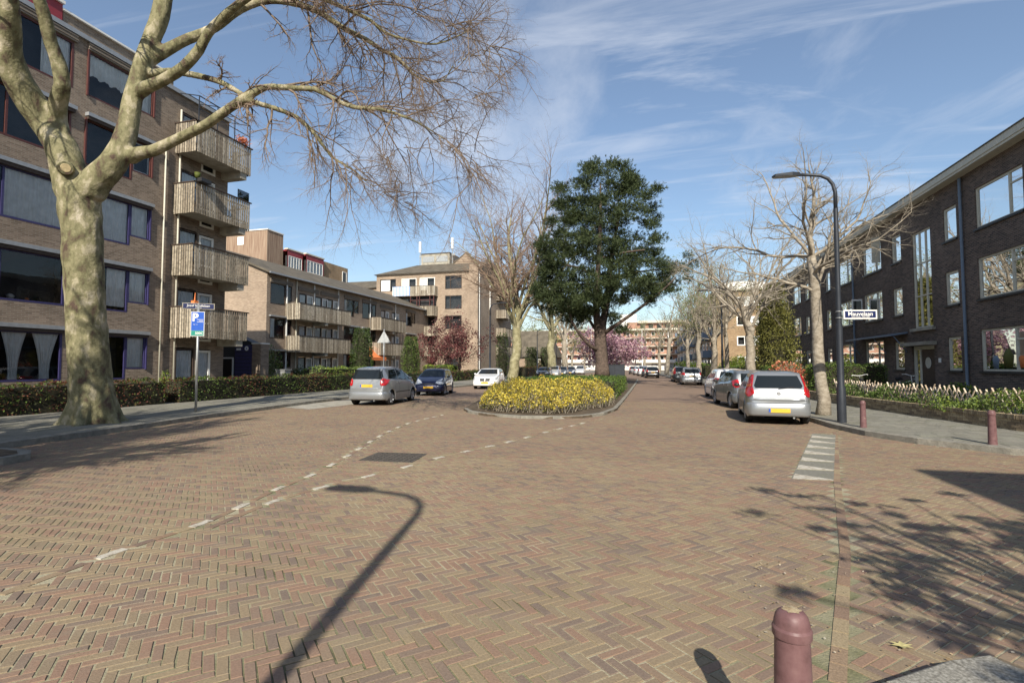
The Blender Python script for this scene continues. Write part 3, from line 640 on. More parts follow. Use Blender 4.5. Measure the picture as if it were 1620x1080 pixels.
# balconies
slat_me = {}
def slat(par, p0, w, h, face, name='slat', t=.022, mat='wood'):
    key = (round(w,3), round(h,3), face, mat)
    if key not in slat_me:
        mb = MB()
        if face == 'x': mb.box(-t/2, t/2, -w/2, w/2, 0, h)
        else: mb.box(-w/2, w/2, -t/2, t/2, 0, h)
        o = mb.build(name, M[mat], par); slat_me[key] = o.data
    else: o = link_mesh(name, slat_me[key], M[mat], par)
    wl = WL[par.name]; o.location = (p0[0]-wl.x, p0[1]-wl.y, p0[2]-wl.z+rng.uniform(-.012,.012)); o.rotation_euler = (0, 0, rng.uniform(-.02,.02)); return o
def doorset(f, par, u, z, zt):
    """window plus white door behind a balcony"""
    window(f, par, u, u+1.0, z+.85, zt, 'brownwood', .05, curt=[(u+.08,u+.92,z+.95,zt-.08,'scallop')])
    o = window(f, par, u+1.1, u+1.95, z, zt-.05, 'white', .11, rails=((u+1.1,u+1.95,z+.9),), curt=[(u+1.2,u+1.85,z+1.0,zt-.1,'plain')], name='balcony_door')
for i, zb in enumerate([2.88, 5.72, 8.58, 11.42]):
    bal = thing('balcony', None, None, (-21.2, 18.4, zb)); bal.parent = A; bal.location = Vector((-21.2,18.4,zb))-WL[A.name]
    m = MB(); m.box(-21.2, -19.98, 18.42, 21.66, zb+.08, zb+.24); m.box(-21.19,-19.98,21.05,21.45,zb-.3,zb+.08); part('slab', m, 'concrete', bal)
    m = MB(); m.box(-19.985, -19.955, 18.42, 21.7, zb+.3, zb+.38); m.box(-19.985,-19.955,18.42,21.7,zb+1.1,zb+1.18); m.box(-21.18,-19.985,18.43,18.46,zb+.3,zb+.38); m.box(-21.18,-19.985,18.43,18.46,zb+1.1,zb+1.18)
    m.box(-21.18,-19.985,21.62,21.65,zb+.3,zb+.38); m.box(-21.18,-19.985,21.62,21.65,zb+1.1,zb+1.18)
    m.box(-21.2,-19.9,18.34,18.40,zb+1.4,zb+1.45); m.box(-19.97,-19.88,18.34,21.75,zb+1.4,zb+1.45); part('rail', m, 'brownwood', bal)
    k = 23
    for j in range(k): slat(bal, (-19.93, 18.43+3.25*(j+.5)/k, zb+.0), .100, 1.40, 'x')
    for j in range(9): slat(bal, (-21.14+1.2*(j+.5)/9, 18.38, zb+.0), .096, 1.40, 'y')
    for j in range(9): slat(bal, (-21.14+1.2*(j+.5)/9, 21.69, zb+.0), .096, 1.40, 'y')
for i, z in enumerate(LZ): doorset(fa, A, 18.75, z-1.05, z+1.35)
# metal sunshade frame on the top balcony, screens and boxes on the others
m = MB()
for u in (18.5, 19.55, 20.6, 21.6):
    m.bar((-19.97,u,12.8),(-19.97,u,14.05),.035)
    m.bar((-19.97,u,14.05),(-21.15,u,14.35),.035)
m.bar((-19.97,18.5,14.05),(-19.97,21.6,14.05),.04); m.bar((-19.97,18.5,13.45),(-19.97,21.6,13.45),.03); m.bar((-20.6,18.5,14.2),(-20.6,21.6,14.2),.03)
part('sunshade_frame', m, 'post', A)
m = MB(); m.box(-19.99,-19.95,20.9,21.62,10.0,10.5); part('glass_screen', m, 'glass', A)
def small_thing(name, label, cat, mb, mat, smooth=False, group=None):
    o = mb.build(name, M[mat]); o['label'] = label; o['category'] = cat
    if group: o['group'] = group
    if smooth: o.data.polygons.foreach_set('use_smooth', [True]*len(o.data.polygons))
    return o
m = MB(); m.box(-20.22,-20.02,18.6,18.82,4.33,4.58); m.tube([(-20.12,18.7,4.58),(-20.12,18.72,4.95)],[.03,.012],8)
small_thing('storage_box', 'orange red box on the lowest slatted balcony', 'box', m, 'orange')
m = MB(); m.box(-19.85,-19.6,18.4,18.95,10.0,10.16); small_thing('planter_box', 'dark planter hung outside the second balcony from the top', 'planter', m, 'pblack')
m = MB(); m.lathe([(.001,0),(.10,0),(.13,.24),(.001,.24)], (-19.95,18.5,10.2), 10); small_thing('flower_pot', 'yellow pot on the rail corner of the second balcony from the top', 'pot', m, 'springgreen', True)
C_ = nr.normal(size=(240,3))*np.array([.13,.2,.10])+np.array([-19.95,21.1,13.05]); V, F = quads(C_, .11); o = link_mesh('balcony_plant', npmesh('bp', V, F), M['orangeleaf']); tag(o, 'brownish plant on the end of the top balcony rail', 'plant')
m = MB(); m.box(-21.15,-20.75,18.6,19.3,.12,.8); small_thing('heat_pump', 'pale twin fan unit beside the ground-floor door of the left flats', 'air unit', m, 'cream')
for k in range(2):
    m = MB(); m.lathe([(.001,.004),(.13,.004),(.13,0)], (-20.75,18.78+k*.34,.5), 12, axis='x'); part('fan_grille', m, 'dark', bpy.data.objects['heat_pump'])
m = MB(); m.lathe([(.001,.70),(.38,.70),(.4,.73),(.001,.75)], (-20.4,19.9,.12), 16); m.tube([(-20.4,19.9,.12),(-20.4,19.9,.8)], .06, 8); small_thing('garden_table', 'round white garden table under the lowest balcony', 'table', m, 'white')

# ---------------- garage with black cladding between A and B
GA = thing('garage', 'low black-clad shed with brick pier and white framed door between the two left buildings', 'shed', (-23.3,24.5,0))
m = MB(); m.box(-27,-22.1,24.5,25.1,0,2.9); m.hexa([(-22.1,24.5,2.9),(-22.1,25.1,2.9),(-23.5,25.1,2.9),(-23.5,24.5,2.9)],[(-22.15,24.5,2.95),(-22.15,25.1,2.95),(-23.5,25.1,3.5),(-23.5,24.5,3.5)]); part('wall', m, 'pblack', GA)
m = MB()
for i in range(13): m.box(-23.3,-22.13,24.465,24.495,.1+i*.21,.28+i*.21)
o = part('cladding_boards', m, 'purple', GA)
m = MB(); m.box(-22.09,-21.5,24.45,25.1,0,2.85); part('brick_pier', m, 'brickA', GA); m = MB(); m.box(-22.12,-21.47,24.42,25.13,2.853,2.92); part('pier_cap', m, 'white', GA)
fg = Face('y', 24.46, -1); window(fg, GA, -25.0, -23.4, .05, 2.1, 'white', .08, rails=((-25,-23.4,.75),), name='door', back=False)
m = MB(); m.box(-23.2,-22.75,24.40,24.43,2.72,2.88); m.box(-23.15,-22.85,24.40,24.43,2.5,2.62); part('notice_plate', m, 'white', GA)
m = MB(); m.lathe([(.001,-.01),(.13,-.01),(.13,.01),(.001,.01)], (-22.45,24.42,2.6), 14, axis='y'); part('round_sign', m, 'white', GA)
m = MB(); m.lathe([(.001,-.013),(.045,-.013),(.045,-.011)], (-22.45,24.42,2.6), 10, axis='y'); part('sign_dot', m, 'signblue', GA)
m = MB(); m.box(-20.9,-20.3,25,25.5,.1,1.35); m.box(-20.95,-20.25,24.95,25.55,1.353,1.4); small_thing('meter_cabinet', 'pale green metal cabinet beside the brick pier', 'cabinet', m, 'galv')

# ---------------- building B: three storeys with pitched roof
B = thing('apartment_block', 'three-storey pale brick flats with pitched grey roof and long slatted balconies', 'building', (-31, 36, 0))
fb = Face('x', -31, 1); BZ = [1.03, 3.93, 6.86]; ops = []
bw = [(36.2,38.05),(47.0,48.9),(50.5,52.6),(61.0,62.9)]
for i, z in enumerate(BZ):
    for (a, b_) in bw: ops += [(a, b_, z, z+1.8), (b_, b_+.85, z+.42, z+1.8)]
    for u in (39.9, 42.2, 44.0, 54.6, 57.2): ops += [(u, u+1.0, z-.2, z+1.4), (u+1.1, u+1.95, z-1.03, z+1.35)]
m = MB(); wall(fb, 35.8, 68, 0, 9.5, [o for o in ops], m)
m.add([(-31,35.8,0),(-31,35.8,9.5),(-36.5,35.8,11.7),(-42,35.8,9.5),(-42,35.8,0)], [(0,1,2,3,4)])
part('wall', m, 'brickB', B)
m = MB(); m.hexa([(-30.55,35.5,9.35),(-30.55,68,9.35),(-36.5,68,11.75),(-36.5,35.5,11.75)],[(-30.55,35.5,9.5),(-30.55,68,9.5),(-36.5,68,11.92),(-36.5,35.5,11.92)])
m.hexa([(-36.5,35.5,11.75),(-36.5,68,11.75),(-42.4,68,9.35),(-42.4,35.5,9.35)],[(-36.5,35.5,11.92),(-36.5,68,11.92),(-42.4,68,9.5),(-42.4,35.5,9.5)]); part('roof', m, 'roof', B)
m = MB(); m.box(-30.52,-30.42,35.5,66,9.33,9.47); part('gutter', m, 'zinc', B)
for i, z in enumerate(BZ):
    for (a, b_) in bw:
        window(fb, B, a, b_, z, z+1.8, 'brownwood', .07, curt=[(a+.1, a+(b_-a)*.35, z+.1, z+1.7, 'plain')] if (i+int(a)) % 2 else None)
        window(fb, B, b_+.003, b_+.85, z+.42, z+1.8, 'brownwood', .06)
        m = MB()
        if i == 2:
            for q_ in range(4): fb.box(m, a-.05, b_+.9, .004, .1+.02*(q_ % 2), z+1.84+.08*q_, z+1.91+.08*q_)
            part('slatted_head', m, 'greyslat', B)
        else: fb.box(m, a-.1, b_+1.0, .004, .2, z+1.85, z+1.98); part('awning_box', m, 'zinc', B)
    for u in (39.9, 42.2, 44.0, 54.6, 57.2): doorset(fb, B, u, z-1.03, z+1.35)
    if i == 2:
        for u in (39.7, 43.0, 54.4):
            m = MB()
            for q_ in range(4): fb.box(m, u, u+2.9, .004, .1+.02*(q_ % 2), z+1.62+.09*q_, z+1.7+.09*q_)
            part('slatted_head', m, 'greyslat', B)
def bal_simple(par, x0, x1, y0, y1, zb, h=1.42, ends=True):
    bal = thing('balcony', None, None, (x1, y0, zb)); bal.parent = par; bal.location = Vector((x1,y0,zb))-WL[par.name]
    m = MB(); m.box(x0, x1-.06, y0+.03, y1-.03, zb+.05, zb+.2); m.box(x0,x1-.06,(y0+y1)/2-.2,(y0+y1)/2+.2,zb-.28,zb+.05); part('slab', m, 'concrete', bal)
    m = MB(); n = int((y1-y0)/.155)
    for j in range(n): y = y0+(y1-y0)*(j+.5)/n; m.box(x1-.025, x1, y-.055, y+.055, zb+rng.uniform(-.02,.02), zb+h)
    for yy in (y0, y1):
        k = max(1, int((x1-x0)/.155))
        for j in range(k): x = x0+(x1-x0)*(j+.5)/k; m.box(x-.055, x+.055, yy-.012, yy+.012, zb, zb+h)
    o = part('balustrade_slats', m, 'wood', bal); o['kind'] = 'stuff'
    m = MB(); m.box(x1-.06,x1+.03,y0-.05,y1+.05,zb+h+.002,zb+h+.05); m.box(x1-.05,x1-.028,y0,y1,zb+.35,zb+.43); part('rail', m, 'brownwood', bal)
    return bal
for zb in (5.66, 2.8):
    bal_simple(B, -31, -29.5, 38.1, 46.0, zb); bal_simple(B, -31, -29.5, 52.0, 58.2, zb)
for y in (38.2, 42.0, 45.9, 52.1, 58.1): m = MB(); m.box(-30.98,-30.9,y-.05,y+.05,.1,9.3); part('white_post', m, 'white', B)
m = MB(); m.tube([(-30.92,39.45,.1),(-30.92,39.45,9.3)], .05, 8); part('drainpipe', m, 'cream', B)
m = MB(); m.hexa([(-30.95,50.2,3.75),(-30.95,53.4,3.75),(-29.55,53.4,2.45),(-29.55,50.2,2.45)],[(-30.95,50.2,3.79),(-30.95,53.4,3.79),(-29.52,53.4,2.5),(-29.52,50.2,2.5)]); m.box(-29.57,-29.54,50.2,53.4,2.2,2.46); 
small_thing('sun_awning', 'bright orange sun awning over a ground-floor window behind the dark evergreen', 'awning', m, 'orange')

# ---------------- building behind B: cedar tower and maroon glazed storey
BB = thing('apartment_building', 'taller brick block behind with maroon glazed top storey and cedar-clad tower', 'building', (-48,60,0))
m = MB(); m.box(-66,-48,60.0,79,0,14.8); m.box(-66,-48.6,67.6,74.6,14.8,17.7); part('wall', m, 'brickE', BB)
m = MB(); m.box(-62,-49.4,56.9,59.98,9,19.8); part('cedar_tower', m, 'cedar', BB); m = MB(); m.box(-62.1,-49.3,56.8,60.0,19.803,19.95); part('tower_cap', m, 'white', BB)
ft = Face('y', 46.98, -1); m = MB(); m.box(-54.2,-53.2,56.86,56.898,18.0,19.1); part('tower_window', m, 'curtain', BB)
fm2 = Face('x', -48.7, 1)
for (u0, u1, wz) in ((60.05,63.3,0.0),(63.4,67.5,.5)):
    f_ = Face('x', -48.7+wz, 1); m = MB(); wall(f_, u0, u1, 14.8, 17.8, [(u0+.2, u1-.2, 15.2, 17.0)], m); m.box(-60,-48.72+wz-.13,u0,u1,17.6,17.79); part('maroon_storey', m, 'maroon', BB)
    m = MB(); f_.box(m, u0-.1, u1+.1, -.5, .1, 17.803, 17.98); part('storey_coping', m, 'cream', BB)
    window(f_, BB, u0+.2, u1-.2, 15.2, 17.0, 'white', .09, mull=[u0+.2+(u1-u0-.4)*k/5 for k in range(1,5)], curt=[(u0+.3,u1-.3,15.3,16.9,'plain')])
window(Face('x', -48.58, 1), BB, 73.0, 74.2, 15.2, 17.0, 'white', .1, rec=-.02, back=False)

# ---------------- building C: five storeys facing the viewer
C5 = thing('apartment_building', 'five-storey pale brick flats facing the viewer with blue striped cloth on its top balcony', 'building', (-31.5, 68, 0))
fc = Face('y', 68, -1); CZ = [1.1, 3.95, 6.8, 9.67, 12.55]; ops = []
for z in CZ: ops += [(-38.8,-36.2,z,z+1.85),(-35.3,-32.9,z-.6,z+1.8),(-32.4,-30.0,z-.6,z+1.8),(-28.4,-25.85,z,z+1.95)]
m = MB(); wall(fc, -39.4, -23.5, 0, 15.1, ops, m); m.quad((-23.5,68,0),(-23.5,86,0),(-23.5,86,15.1),(-23.5,68,15.1)); m.quad((-39.4,68,0),(-39.4,86,0),(-39.4,86,15.1),(-39.4,68,15.1))
m.add([(-30.5,73.0,16),(-24.0,73.0,16),(-27.2,73.0,18.7)], [(0,1,2)]); m.box(-39.4,-23.5,85.9,86,0,15.1)
m.box(-24.6,-23.3,67.6,67.98,0,15.9)
part('wall', m, 'brickB', C5)
m = MB(); m.add([(-39.7,67.6,15.05),(-23.3,67.6,15.05),(-23.3,86,15.05),(-39.7,86,15.05),(-35.5,73.5,17.4),(-23.3,73.5,17.4),(-23.3,80,17.4),(-35.5,80,17.4)], [(0,1,5,4),(1,2,6,5),(2,3,7,6),(3,0,4,7),(4,5,6,7),(0,3,2,1)])
m.hexa([(-30.8,73,16),(-27.2,73,18.7),(-27.2,82,18.7),(-30.8,82,16)],[(-30.8,73,16.15),(-27.2,73,18.9),(-27.2,82,18.9),(-30.8,82,16.15)]); m.hexa([(-27.2,73,18.7),(-23.6,73,16),(-23.6,82,16),(-27.2,82,18.7)],[(-27.2,73,18.9),(-23.6,73,16.15),(-23.6,82,16.15),(-27.2,82,18.9)])
part('roof', m, 'roof', C5)
m = MB(); fc.box(m, -39.4, -24.7, .003, .12, 14.98, 15.12); part('gutter', m, 'white', C5)
for i, z in enumerate(CZ):
    window(fc, C5, -38.8, -36.2, z, z+1.85, 'brownwood', .09, mull=(-37.1,), curt=[(-38.7,-37.2,z+.1,z+1.75,'plain')])
    window(fc, C5, -28.4, -25.85, z, z+1.95, 'brownwood', .09, mull=(-27.6,))
    for a, b_ in ((-35.3,-32.9),(-32.4,-30.0)): window(fc, C5, a, b_, z-.6, z+1.8, 'brownwood' if i < 4 else 'white', .1, mull=((a+b_)/2,), curt=[(a+.1,(a+b_)/2-.1,z,z+1.7,'plain')] if i != 2 else None)
    if i > 0:
        zb = z-1.0; bal = thing('balcony', None, None, (-32.7,68,zb)); bal.parent = C5; bal.location = Vector((-32.7,68,zb))-WL[C5.name]
        m = MB(); m.box(-36.0,-29.5,66.72,68,zb+.05,zb+.22); part('slab', m, 'concrete', bal)
        m = MB()
        for j in range(42): x = -36+6.5*(j+.5)/42; m.box(x-.055,x+.055,66.66,66.69,zb,zb+1.4)
        for xx in (-36,-29.5):
            for j in range(8): y = 66.7+1.25*(j+.5)/8; m.box(xx-.012,xx+.012,y-.05,y+.05,zb,zb+1.4)
        o = part('balustrade_slats', m, 'wood', bal); o['kind'] = 'stuff'
        m = MB(); m.box(-36.03,-29.47,66.63,66.70,zb+1.403,zb+1.45); part('rail', m, 'brownwood', bal)
m = MB()
for j in range(12): m.box(-36.0+j*.23, -35.9+j*.23+.02, 66.60, 66.62, 11.6, 12.95)
m2 = MB(); m2.box(-36.02,-33.25,66.625,66.64,11.6,12.98)
o = m2.build('striped_cloth', M['bluecloth']); tag(o, 'blue and white striped cloth tied along the top balcony of the facing flats', 'cloth'); m.build('white_stripes', M['white'], o)
gl = thing('balcony_enclosure', 'dark red framed glazed enclosure on the second balcony of the facing flats', 'enclosure', (-31.4,66.9,8.9))
m = MB()
for x in (-33.2,-32.2,-31.8,-30.2,-29.6): m.box(x-.05,x+.05,66.72,66.8,10.1,11.55)
m.box(-33.2,-29.6,66.72,66.8,10.9,10.98); m.box(-33.2,-29.6,66.73,66.81,11.5,11.6); m.build('frame', M['redframe'], gl, world=True); m = MB().box(-33.2,-29.6,67.3,67.35,10.1,11.5); m.build('back_wall', M['dark'], gl, world=True)
m = MB(); m.tube([(-23.42,68.6,.3),(-23.42,68.6,15.9)], .09, 8); m.tube([(-23.42,73.6,.3),(-23.42,73.6,14.6)], .09, 8); part('drainpipe', m, 'white', C5)
for zb in (3.3, 6.2, 9.05, 11.9):
    bal_simple(C5, -23.5, -21.9, 77.0, 81.0, zb, 1.3)
m = MB(); m.box(-35.0,-30.2,74,78,17.3,19.2); part('roof_housing', m, 'concrete', C5)
m = MB(); m.box(-34.7,-32.8,73.95,73.98,17.9,18.8); m.box(-32.4,-30.5,73.95,73.98,17.9,18.8); part('housing_vent', m, 'galv', C5)
m = MB(); m.box(-35.1,-30.1,73.9,78.1,19.203,19.3); part('housing_cap', m, 'brownwood', C5)
for x, h in ((-35.3, 21.3), (-29.8, 21.6)):
    an_ = thing('antenna_mast', 'white panel antenna on a mast at the %s end of the roof housing' % ('left' if x < -33 else 'right'), 'antenna', (x,74.2,17.3), group='antennas on the facing flats')
    MB().tube([(0,0,0),(0,0,h-17.3-1)], .06, 6).build('mast', M['galv'], an_); MB().box(-.17,.17,-.1,.1,h-17.3-1.7,h-17.3).build('panel', M['white'], an_)
    MB().box(-.1,.5,-.05,.05,1.5,1.8).build('bracket', M['galv'], an_)
# connecting roofline further left of C
CB = thing('apartment_building', 'lower brown-roofed wing between the two pale brick blocks with an orange awning', 'building', (-45,78,0))
m = MB(); m.box(-58,-39.5,80,90,0,15.2); part('wall', m, 'brickB', CB); m = MB(); m.hexa([(-58,79.6,15.2),(-39.4,79.6,15.2),(-39.4,90,15.2),(-58,90,15.2)],[(-58,84,17.2),(-39.4,84,17.2),(-39.4,86,17.2),(-58,86,17.2)]); part('roof', m, 'roof', CB)
m = MB(); m.box(-45.5,-42.5,79.7,79.95,13.2,14.4); part('awning', m, 'orange', CB)

# low house glimpsed right of C
HS = thing('house', 'low brick house with steep grey roof behind the plane trunk', 'house', (-19,86,0))
m = MB(); m.box(-24,-16.5,88,97,0,3.2); m.box(-19.6,-19.3,87.9,88,.2,3.0); part('wall', m, 'brickB', HS)
m = MB(); m.add([(-24.4,87.6,3.1),(-16.1,87.6,3.1),(-16.1,97,3.1),(-24.4,97,3.1),(-24.4,92.3,8.0),(-18,92.3,8.0)], [(0,1,5,4),(1,2,5),(2,3,4,5),(3,0,4)]); part('roof', m, 'roof', HS)
window(Face('y', 87.95, -1), HS, -19.2, -17.4, .9, 2.8, 'white', .16, rec=0, back=False)

# ---------------- right building: dark brick, three storeys
D = thing('apartment_building', 'long dark brick three-storey terrace of flats along the right side', 'building', (12.4, 40, 0))
fd = Face('x', 12.4, -1); DZ = [1.41, 4.2, 6.97]
big = [(13.5,16.2),(21.3,24.0),(32.6,35.1),(37.0,39.5),(48.5,51.0),(53.6,56.1),(64.0,65.5)]
sm = [(11.5,12.6),(25.3,26.3),(30.25,31.3),(41.0,42.0),(46.1,47.2),(57.3,58.3),(62.0,63.0)]
stairs = [(27.4,29.1),(43.2,44.9),(59.3,61.0)]; ops = []
for z in DZ:
    ops += [(a, b_, z, z+1.6) for a, b_ in big]+[(a, b_, z, z+1.42) for a, b_ in sm]
ops += [(a, b_, 3.4, 8.0) for a, b_ in stairs]+[(a+.0, b_+.35, .42, 2.55) for a, b_ in stairs]
m = MB(); wall(fd, 6, 66, 0, 9.36, ops, m, .14); m.quad((12.4,66,0),(24,66,0),(24,66,9.36),(12.4,66,9.36)); m.quad((12.4,6,0),(24,6,0),(24,6,9.36),(12.4,6,9.36)); part('wall', m, 'brickD', D)
m = MB(); m.box(11.98,24,6,66,9.363,9.46); part('eaves_soffit', m, 'cream', D)
m = MB(); m.box(11.95,12.03,5.9,66.1,9.463,9.72); part('fascia', m, 'cream', D); m = MB(); m.box(11.92,24,5.9,66.1,9.723,9.77); part('roof', m, 'roof', D)
m = MB(); m.box(12.6,13.4,29.5,31.2,9.78,10.1); part('roof_vent', m, 'zinc', D)
for (a, b_) in big:
    for i, z in enumerate(DZ):
        c = b_-(b_-a)*.70
        mu = (a+.78,) if a < 25 else (a+.8, )
        cu = [(a+.9,b_-.08,z+.06,z+1.5,'plain')] if (i+int(a)) % 3 == 0 and a > 30 else None
        window(fd, D, a, b_, z, z+1.6, 'cream', .075, mull=mu, rails=((a, a+.78, z+1.15),), curt=cu, sill=('purple' if False else 'pblack', .09), rec=.07)
for (a, b_) in sm:
    for i, z in enumerate(DZ): window(fd, D, a, b_, z, z+1.42, 'cream', .10, sill=('pblack', .08), rec=.07)
for (a, b_) in stairs:
    st_ = window(fd, D, a, b_, 3.4, 8.0, 'cream', .07, mull=(a+(b_-a)/3, a+(b_-a)*2/3), rails=((a,b_,4.93),(a,b_,6.47)), rec=.07, curt=[(a+.1,b_-.1,3.5,3.9,'plain')])
    m = MB(); fd.box(m, a-.2, b_+.2, .003, .14, 3.26, 3.395); part('stone_sill', m, 'concrete', D)
    m = MB(); fd.box(m, a-.25, b_+.55, .004, .45, 2.56, 2.72); part('door_canopy', m, 'concrete', D)
    dr = window(fd, D, a+.0, b_+.35, .42, 2.55, 'cream', .16, mull=(b_-.25,), rec=.1, name='entrance', pane=True)
    m = MB(); fd.box(m, a+.2, b_-.38, -.13, -.09, .45, 2.38); part('door', m, 'brownwood', dr)
    m = MB(); m.lathe([(.001,-.01),(.26,-.01),(.26,.012),(.20,.014),(.20,0)], (12.4+.085,(a+b_)/2-.1,1.75), 16, axis='x'); part('oval_window', m, 'lampclear', dr)
    m = MB(); fd.box(m, a-.2, b_+.5, .004, .9, .1, .24); fd.box(m, a-.1, b_+.4, .004, .5, .243, .4); part('doorstep', m, 'concrete', D)
m = MB(); fd.box(m, 26.85, 27.05, .003, .02, 1.75, 1.95); part('house_number_plate', m, 'white', D)
for y in (12.0+.9, 24.8, 36.5, 52.8):
    m = MB(); m.tube([(12.31,y,.1),(12.31,y,9.3)], .055, 8)
    for z in (.7,2.5,4.6,6.7,8.6): m.tube([(12.31,y,z),(12.31,y,z+.05)], .07, 8)
    part('drainpipe', m, 'bluegrey', D, smooth=False)
# ground-floor awning canopies and shutter, open casement
m = MB(); m.hexa([(12.38,29.8,3.22),(12.38,36.0,3.22),(11.65,36.0,3.10),(11.65,29.8,3.10)],[(12.38,29.8,3.30),(12.38,36.0,3.30),(11.65,36.0,3.18),(11.65,29.8,3.18)])
for y in (29.9, 32.3, 35.9): m.bar((12.37,y,2.3),(11.8,y,3.1),.04)
part('awning_cassette', m, 'bluegrey', D)
m = MB(); m.hexa([(12.33,32.5,8.8),(12.33,32.58,8.8),(11.75,32.5,8.3),(11.75,32.42,8.3)],[(12.33,32.5,8.85),(12.33,32.58,8.85),(11.75,32.5,8.4),(11.75,32.42,8.4)]); m.box(11.9,12.3,32.38,32.44,7.3,8.7); part('side_shutter', m, 'cream', D)
m = MB(); m.box(11.75,12.3,35.08,35.13,4.35,5.6); part('open_casement', m, 'white', D); m = MB(); m.box(11.82,12.24,35.06,35.075,4.45,5.5); part('casement_glass', m, 'carglass', D)
# objects seen in the ground-floor windows
for (u, z, mt, r_) in ((25.7,1.55,'orange',.12),(22.6,1.55,'shrubgreen',.35),(21.9,1.55,'orange',.28),(23.3,1.5,'bluegrey',.3)):
    m = MB(); m.lathe([(.001,0),(r_,0),(r_*1.1,r_*1.2),(r_*.7,r_*2.2),(.001,r_*2.3)], (12.4+.35,u,z), 9); part('indoor_ornament', m, mt, D, smooth=True)

# ---------------- brown brick four-storey block beyond
E4 = thing('apartment_building', 'brown brick four-storey gallery flats with a white curved roof beyond the dark terrace', 'building', (9, 77, 0))
fe = Face('y', 77, -1); fe2 = Face('x', 9, -1); ops1, ops2 = [], []
for z in (1.6, 4.4, 7.15, 9.9)[:4]: ops1 += [(11.6, 14.8, z, z+1.3)]
for y in range(80, 186, 5):
    for z in (1.2, 3.95, 6.7, 9.45): ops2 += [(y, y+1.9, z, z+1.4), (y+2.6, y+3.5, z-.7, z+1.4)]
m = MB(); wall(fe, 9, 16, 0, 12.1, ops1, m); wall(fe2, 77, 190, 0, 12.1, ops2, m); part('wall', m, 'brickE', E4)
for o_ in ops1: window(fe, E4, *o_, 'white', .14, mull=(o_[0]+1.0,), curt=[(o_[0]+1.2,o_[1]-.2,o_[2]+.1,o_[3]-.1,'plain')])
for o_ in ops2: window(fe2, E4, *o_, 'white', .12, back=False)
m = MB(); m.quad((9.6,77.3,0),(9.6,190,0),(9.6,190,12),(9.6,77.3,12)); part('rooms_behind', m, 'dark', E4)
m = MB(); m.box(8.6,16.3,76.6,190,12.1,12.35); part('roof_edge', m, 'cream', E4)
m = MB()
for i in range(9):
    t0, t1 = i/8*math.pi, (i+1)/8*math.pi
    if i < 8: m.hexa([(13-3.6*math.cos(t0),79,12.35),(13-3.6*math.cos(t1),79,12.35),(13-3.6*math.cos(t1),95,12.35),(13-3.6*math.cos(t0),95,12.35)],[(13-3.6*math.cos(t0),79,13.0+.7*math.sin(t0)),(13-3.6*math.cos(t1),79,13.0+.7*math.sin(t1)),(13-3.6*math.cos(t1),95,13.0+.7*math.sin(t1)),(13-3.6*math.cos(t0),95,13.0+.7*math.sin(t0))])
part('curved_white_roof', m, 'white', E4)
for z in (3.0, 5.75, 8.5, 11.2):
    for y in range(84, 180, 15):
        m = MB(); m.box(7.7,9.0,y,y+5.5,z-.15,z); m.box(7.7,7.75,y,y+5.5,z,z+.95); m.box(7.75,9,y,y+.05,z,z+.95); part('balcony', m, 'bluegrey' if (y//15) % 2 else 'concrete', E4)
m = MB(); m.box(11.3,13.0,76.2,76.95,.0,2.2); part('white_porch', m, 'white', E4)

# ---------------- building closing the street
FB = thing('apartment_building', 'distant five-storey red brick gallery flats closing the end of the street', 'building', (-20, 190, 0))
ff = Face('y', 190, -1); x0, x1 = -75, 26
m = MB(); m.box(x0, x1, 190, 205, 2.9, 14.2); part('wall', m, 'brickR', FB)
m = MB(); m.box(x0, x1, 189.9, 205, 0, 2.9); part('white_ground_floor', m, 'white', FB)
m = MB()
for k in range(1, 6): m.box(x0, x1, 188.4, 189.98, 2.9*k-.35 if k < 5 else 14.2, 2.9*k-.1 if k < 5 else 14.75); 
part('gallery_floor', m, 'cream', FB)
for k in range(0, 5):
    for i in range(34):
        u = x0+1.0+i*2.97
        if k == 0:
            if i % 2: window(ff, FB, u, u+1.9, .9, 2.2, 'dark', .1, rec=-.16, pane=True, back=False)
            continue
        mm = MB(); ff.box(mm, u, u+1.25, .003, .05, 2.9*k+.7, 2.9*k+2.1); 
        o = part('window', mm, 'white', FB); mm = MB(); ff.box(mm, u+.12, u+1.13, .052, .06, 2.9*k+.82, 2.9*k+1.98); part('pane', mm, 'carglass', o)
    if k and k < 5:
        mm = MB(); ff.box(mm, x0, x1, 1.55, 1.6, 2.9*k-.1, 2.9*k+.85)
        if k in (1, 3): part('gallery_parapet', mm, 'white' if k == 1 else 'brickR', FB)
for i in range(12): x = x0+i*9; m = MB(); m.box(x-.15,x+.15,188.3,188.38,0,14.2); part('white_column', m, 'white', FB)
FB2 = thing('apartment_building', 'higher set-back block with white stair tower at the end of the street', 'building', (5, 215, 0))
m = MB(); m.box(-9, 30, 212, 228, 0, 19.0); part('wall', m, 'brickR', FB2); m = MB(); m.box(-12,-5.5,214,222,0,22.5); part('white_tower', m, 'white', FB2)
m = MB()
for z in (15.5, 18.6): m.box(-5, 31, 210.5, 212, z, z+.9)
part('gallery_floor', m, 'cream', FB2)
for i in range(10): m = MB(); m.box(-4+i*3.2,-2.2+i*3.2,211.9,211.98,16.6,18.2); part('window', m, 'carglass', FB2)

